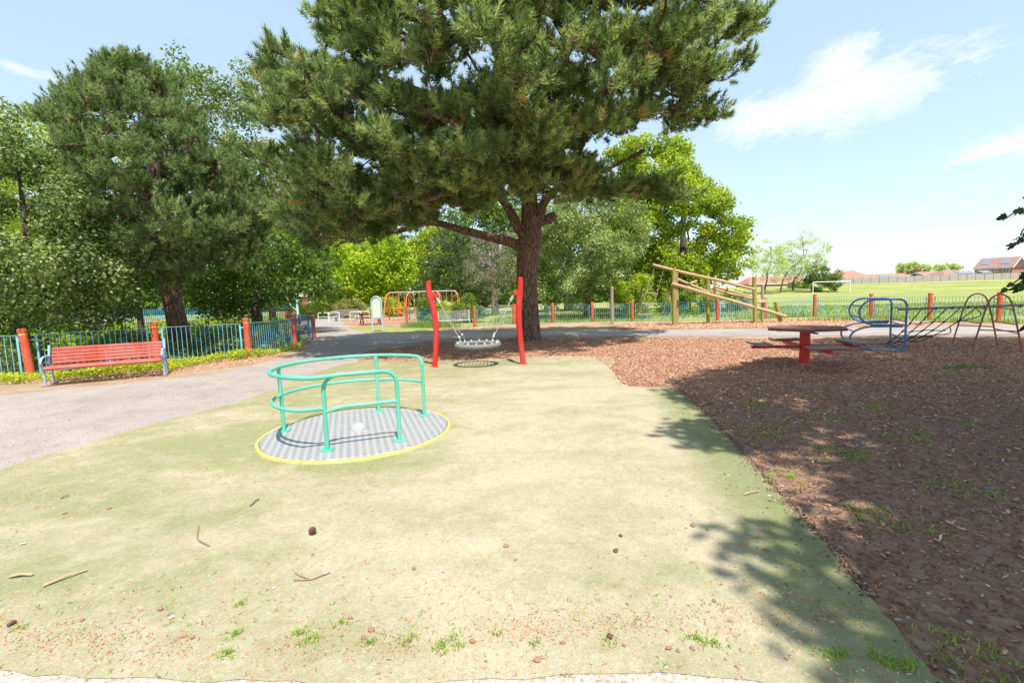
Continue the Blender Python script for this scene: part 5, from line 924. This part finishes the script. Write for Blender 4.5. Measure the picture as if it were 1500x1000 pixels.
def house(label, loc, rz, L, Dp, ez, rzv, roof='tiles', hip=0., wins=(), solars=(), chim=None, aerial=False):
    h = thing('house', label, 'house', loc, rz); ov = .35; b = -.5
    w = MB(); hx = hip
    w.add([(0, 0, b), (L, 0, b), (L, Dp, b), (0, Dp, b), (0, 0, ez), (L, 0, ez), (L, Dp, ez), (0, Dp, ez)] + ([(0, Dp / 2, rzv - .12), (L, Dp / 2, rzv - .12)] if not hip else []), [(0, 1, 5, 4), (1, 2, 6, 5), (2, 3, 7, 6), (3, 0, 4, 7)] + ([(4, 7, 8), (6, 5, 9)] if not hip else [(4, 5, 6, 7)]))
    w.build('wall', MAT['brick'], h, False)
    th = .16; sl = (rzv - ez) / (Dp / 2); z0 = ez - ov * sl; r = MB(); T = []
    for dz in (0, th): T += [(-ov, -ov, z0 + dz), (L + ov, -ov, z0 + dz), (L + ov, Dp + ov, z0 + dz), (-ov, Dp + ov, z0 + dz), (hx - (0 if hip else ov), Dp / 2, rzv + dz), (L - hx + (0 if hip else ov), Dp / 2, rzv + dz)]
    r.add(T, [(6, 7, 11, 10), (8, 9, 10, 11), (7, 8, 11), (9, 6, 10), (0, 4, 5, 1), (2, 5, 4, 3), (1, 5, 2), (3, 4, 0), (0, 1, 7, 6), (1, 2, 8, 7), (2, 3, 9, 8), (3, 0, 6, 9)]); ro = r.build('roof', MAT[roof], h, False)
    MB().box((L / 2, -ov - .02, z0 + .02), (L + 2 * ov + .1, .05, .18)).build('gutter', MAT['white'], ro)
    if not hip:
        for x in (-ov - .03, L + ov + .03):
            for a, c in ((-ov, Dp / 2), (Dp + ov, Dp / 2)): MB().bar((x, a, z0 + .02), (x, c, rzv + .02), .05, .24, 0).build('bargeboard', MAT['white'], ro)
    for (x, z, ww, hh) in wins:
        f = MB(); [f.box((x + dx, -.03, z + dz), sz) for dx, dz, sz in ((0, hh / 2, (ww, .08, .09)), (0, -hh / 2, (ww + .1, .12, .09)), (-ww / 2 + .03, 0, (.08, .08, hh - .1)), (ww / 2 - .03, 0, (.08, .08, hh - .1)), (0, 0, (.07, .06, hh - .1)))]; wf = f.build('window', MAT['white'], h); MB().box((x, -.01, z), (ww - .1, .04, hh - .1)).build('pane', MAT['glass'], wf)
    for (u0, u1, v0, v1) in solars:
        q = lambda u, v_, d: (u, -ov + (Dp / 2 + ov) * v_ - d * sl / math.hypot(1, sl), z0 + th + (rzv - z0) * v_ + d / math.hypot(1, sl)); o = MB(); o.add([q(u, v_, d) for d in (.05, .13) for u, v_ in ((u0, v0), (u1, v0), (u1, v1), (u0, v1))], [(0, 3, 2, 1), (4, 5, 6, 7), (0, 1, 5, 4), (1, 2, 6, 5), (2, 3, 7, 6), (3, 0, 4, 7)]); o.build('solar_panel', MAT['solar'], ro, False)
    if chim: c = MB().box((chim, Dp / 2, rzv + .45), (.7, .6, 1.3), None, .01).build('chimney', MAT['brick'], ro); MB().lathe([(.12, 0), (.1, .3)], (chim, Dp / 2, rzv + 1.1), 10).build('chimney_pot', MAT['tiles'], c)
    if aerial: o = MB().tube([(L * .3, Dp / 2, rzv), (L * .3, Dp / 2, rzv + 4.5)], .05, 6); [o.tube([(L * .3 - .5, Dp / 2, rzv + z), (L * .3 + .5, Dp / 2, rzv + z)], .03, 5) for z in (3.6, 4.1, 4.4)]; o.build('aerial', MAT['galv'], ro)
    return h
tz = 1.4; e2 = np.array([.4, -.917]); cpt = at(1483, 393, 140.); rz_ = math.atan2(e2[1], e2[0]); L2 = 8.6; p0 = cpt[:2] - e2 * L2
house('two-storey red brick house with solar panels on its brown roof at the right edge', (p0[0], p0[1], .6), rz_, L2, 8.5, 5.0, 7.9, 'tiles2', 0, [(1.2, 4.0, 1.3, 1.3), (3.6, 4.1, .8, .9), (5.0, 4.1, .8, .9), (7.3, 4.0, 1.4, 1.3), (1.4, 1.3, 1.5, 1.3), (7.1, 1.3, 1.6, 1.3)], [(.9, 2.7, .35, .82), (5.3, 7.3, .35, .82)], None, True)
def bung(px0, px1, ytop, yev, Y, label, roof, hip, chim=None, solars=(), aerial=False):
    a, b = at(px0, yev, Y), at(px1, yev, Y); L = b[0] - a[0]; tp = at((px0 + px1) / 2, ytop, Y + 4)
    house(label, (a[0], Y, 0), 0, L, 8.0, a[2], tp[2], roof, hip, [(L * .25, 3.0, 1.6, 1.1), (L * .7, 3.0, 1.6, 1.1)] if a[2] > 3.8 else (), solars, chim, aerial)
bung(1222, 1281, 397, 409, 141, 'red hipped-roof bungalow behind the right football goal post', 'tiles', 3.5, None, (), True)
bung(1275, 1336, 401.5, 409, 147, 'red-roofed bungalow with two dull solar panels right of the hipped one', 'tiles', 0, None, [(4, 8, .3, .75), (16, 20, .3, .75)])
bung(1328, 1366, 402, 407, 151, 'low brown-red roof with a chimney under the hazy rounded tree', 'tiles', 0, 2.5)
bung(1360, 1394, 398, 405.5, 146, 'red-roofed bungalow with a chimney at its left end', 'tiles', 0, 1.2)
bung(1384, 1431, 395.5, 404.5, 140, 'brown-roofed bungalow with pale solar panels beside the brick house', 'tiles2', 3.0, None, [(5, 10, .25, .7), (12, 15, .25, .7)])
bung(1098, 1186, 405, 416, 133, 'long red-roofed bungalow seen behind the thin field-edge trees', 'tiles', 2.0)
hb = at(485, 449, 80.); house('small brick building glimpsed under the lime green tree', (hb[0] - 4, 78, 0), 0, 6., 5, 2.6, 3.6, 'tiles2', 0, [(2.0, 1.5, 1.2, 1.1), (4.4, 1.5, 1.2, 1.1)])

# ------------------------------------------------------------------ small things lying about
def lump(seed, rx, ry, rz, sub=3):
    r_ = random.Random(seed); bm = bmesh.new(); bmesh.ops.create_icosphere(bm, subdivisions=sub, radius=1)
    k = [Vector((r_.uniform(-1, 1), r_.uniform(-1, 1), r_.uniform(-1, 1))).normalized() for _ in range(16)]; w = [r_.uniform(.62, .92) for _ in k]
    for v in bm.verts:
        c = v.co.copy()
        for d, q in zip(k, w):
            p = c.dot(d)
            if p > q: c -= d * (p - q)
        v.co = Vector((c.x * rx, c.y * ry, c.z * rz))
    me = bpy.data.meshes.new('stone'); bm.to_mesh(me); bm.free(); me.materials.append(MAT['stone']); return me
LM = [lump(s, .5, .36, .26) for s in range(6)]
ST = [(1123, 806, 13), (1112, 787, 11), (1046, 880, 10), (1138, 857, 9), (1015, 770, 13), (741, 800, 12), (755, 820, 8), (606, 833, 11), (787, 967, 17), (692, 940, 14), (980, 950, 14), (993, 953, 11), (1014, 950, 12), (513, 905, 11), (544, 923, 14), (532, 935, 12), (1036, 775, 9), (902, 807, 13), (909, 785, 9), (893, 933, 17), (824, 941, 12), (914, 945, 9), (235, 892, 14), (120, 908, 11), (270, 932, 11), (282, 934, 12), (95, 752, 8), (160, 745, 8), (18, 914, 18), (458, 812, 8), (1056, 856, 7)]
for k, (px, py, wpx) in enumerate(ST):
    p = gr(px, py, .012); s = wpx * p[1] / FPX * .85; o = link('stone', LM[k % 6] if px not in (902, 893, 909, 18) else LM[k % 6].copy()); o.location = (p[0], p[1], .012 + s * .16); o.scale = (s, s, s); o.rotation_euler = (0, 0, random.uniform(0, 6))
    if px in (902, 893, 909, 18): o.data.materials[0] = MAT['darkstone']
    lb = {902: 'dark brown lump lying alone right of centre on the turf', 893: 'largest dark brown stone near the bottom edge of the turf', 909: 'small brown lump just above the dark one on the turf', 18: 'grey-brown piece of bark at the bottom left corner of the turf', 787: 'pale red stone closest to the concrete strip at bottom centre', 1015: 'round reddish stone right at the tip of the tree shadow'}.get(px, 'small reddish stone lying loose on the worn green turf')
    tag(o, lb, 'stone', 'small reddish stones on the turf' if 'small reddish stone' in lb else None)
for k, (px, py, w) in enumerate([(1478, 662, 6), (1432, 800, 7), (1385, 590, 6), (1360, 870, 9), (1330, 905, 8), (1395, 985, 14), (1315, 908, 10), (1420, 912, 12), (1340, 850, 8), (1300, 745, 7), (1408, 845, 8), (1255, 640, 6), (1225, 600, 5)]):
    p = gr(px, py); s = w * p[1] / FPX; o = link('stone', LM[k % 6].copy()); o.data.materials[0] = MAT['greystone']; o.location = (p[0], p[1], s * .14); o.scale = (s, s, s); o.rotation_euler = (0, 0, k); tag(o, 'pale grey stone lying in the shaded bark on the right', 'stone', 'pale stones in the shaded bark')
p = gr(458, 782, .012); pc = thing('pine_cone', 'open brown pine cone lying on the turf below the roundabout', 'pine cone', (p[0], p[1], .03)); o = MB(); 
for i in range(40):
    a = i * 2.4; z = -.02 + .05 * i / 40; r_ = .026 * math.sin(math.pi * (.15 + .75 * i / 40)); d = Vector((math.cos(a), math.sin(a), .3)); o.bar(Vector((0, 0, z)), d * r_ + Vector((0, 0, z)), .014, .005, 0)
o.build('scales', MAT['cone'], pc)
def twig(label, pts, r_=.006):
    P = [gr(x, y, .018) for x, y in pts]; o = thing('twig', label, 'twig', (P[0][0], P[0][1], 0)); q = np.array([P[0][0], P[0][1], 0]); MB().tube(smoothpath([p - q for p in P], 4), r_, 7).build('stick', MAT['twig'], o); return o
twig('thin hooked dark twig lying on the left part of the turf', [(291, 770), (289, 785), (293, 792), (307, 799)], .005)
t2 = twig('forked grey twig lying near bottom left of centre', [(430, 849), (455, 848), (470, 843), (483, 838)], .004)
q = gr(430, 849, .018); P = [gr(x, y, .018) - np.array([q[0], q[1], 0]) for x, y in ((455, 848), (440, 843), (432, 838))]; MB().tube(P, .003, 6).build('side_shoot', MAT['twig'], t2)
for lb, a, b, w in (('short dark bark strip on the turf left of the roundabout', (89, 729), (101, 725), .018), ('small dark bark strip below the left side of the roundabout', (366, 740), (379, 730), .016), ('long pale wood splinter near the left edge of the turf', (62, 858), (128, 834), .018), ('short yellow wood splinter at the left edge of the turf', (14, 844), (48, 841), .022), ('pale straw on the turf beside the tree shadow on the right', (1090, 724), (1112, 719), .012)):
    A_, B_ = gr(*a, .02), gr(*b, .02); o = thing('bark_strip', lb, 'wood strip', (A_[0], A_[1], 0)); q = np.array([A_[0], A_[1], 0]); mid = (A_ + B_) / 2 + np.array([0, 0, .012]); o2 = MB(); o2.bar(A_ - q, mid - q, w, .008, .002); o2.bar(mid - q, B_ - q, w * .8, .007, .002); o2.build('strip', MAT['twig'] if 'dark' in lb else MAT['log'], o)
for lb, x, y, w in (('white paper scrap on the turf at lower left', 252, 905, 7), ('white scrap beside the forked twig', 476, 840, 5), ('tiny white scrap at bottom left near the concrete strip', 202, 953, 6), ('white scrap below the forked twig', 401, 862, 5), ('white scrap near the left edge of the turf', 33, 797, 6)):
    p = gr(x, y, .012); s = w * p[1] / FPX; o = MB(); k = 5; o.add([(s * (i / k - .5), s * .7 * (j / k - .5), .004 + .25 * s * random.random()) for j in range(k + 1) for i in range(k + 1)], [(j * (k + 1) + i, j * (k + 1) + i + 1, (j + 1) * (k + 1) + i + 1, (j + 1) * (k + 1) + i) for j in range(k) for i in range(k)]); ob = o.build('paper_scrap', MAT['litter']); ob.location = (p[0], p[1], .012); ob.rotation_euler = (0, 0, random.uniform(0, 6)); tag(ob, lb, 'litter')
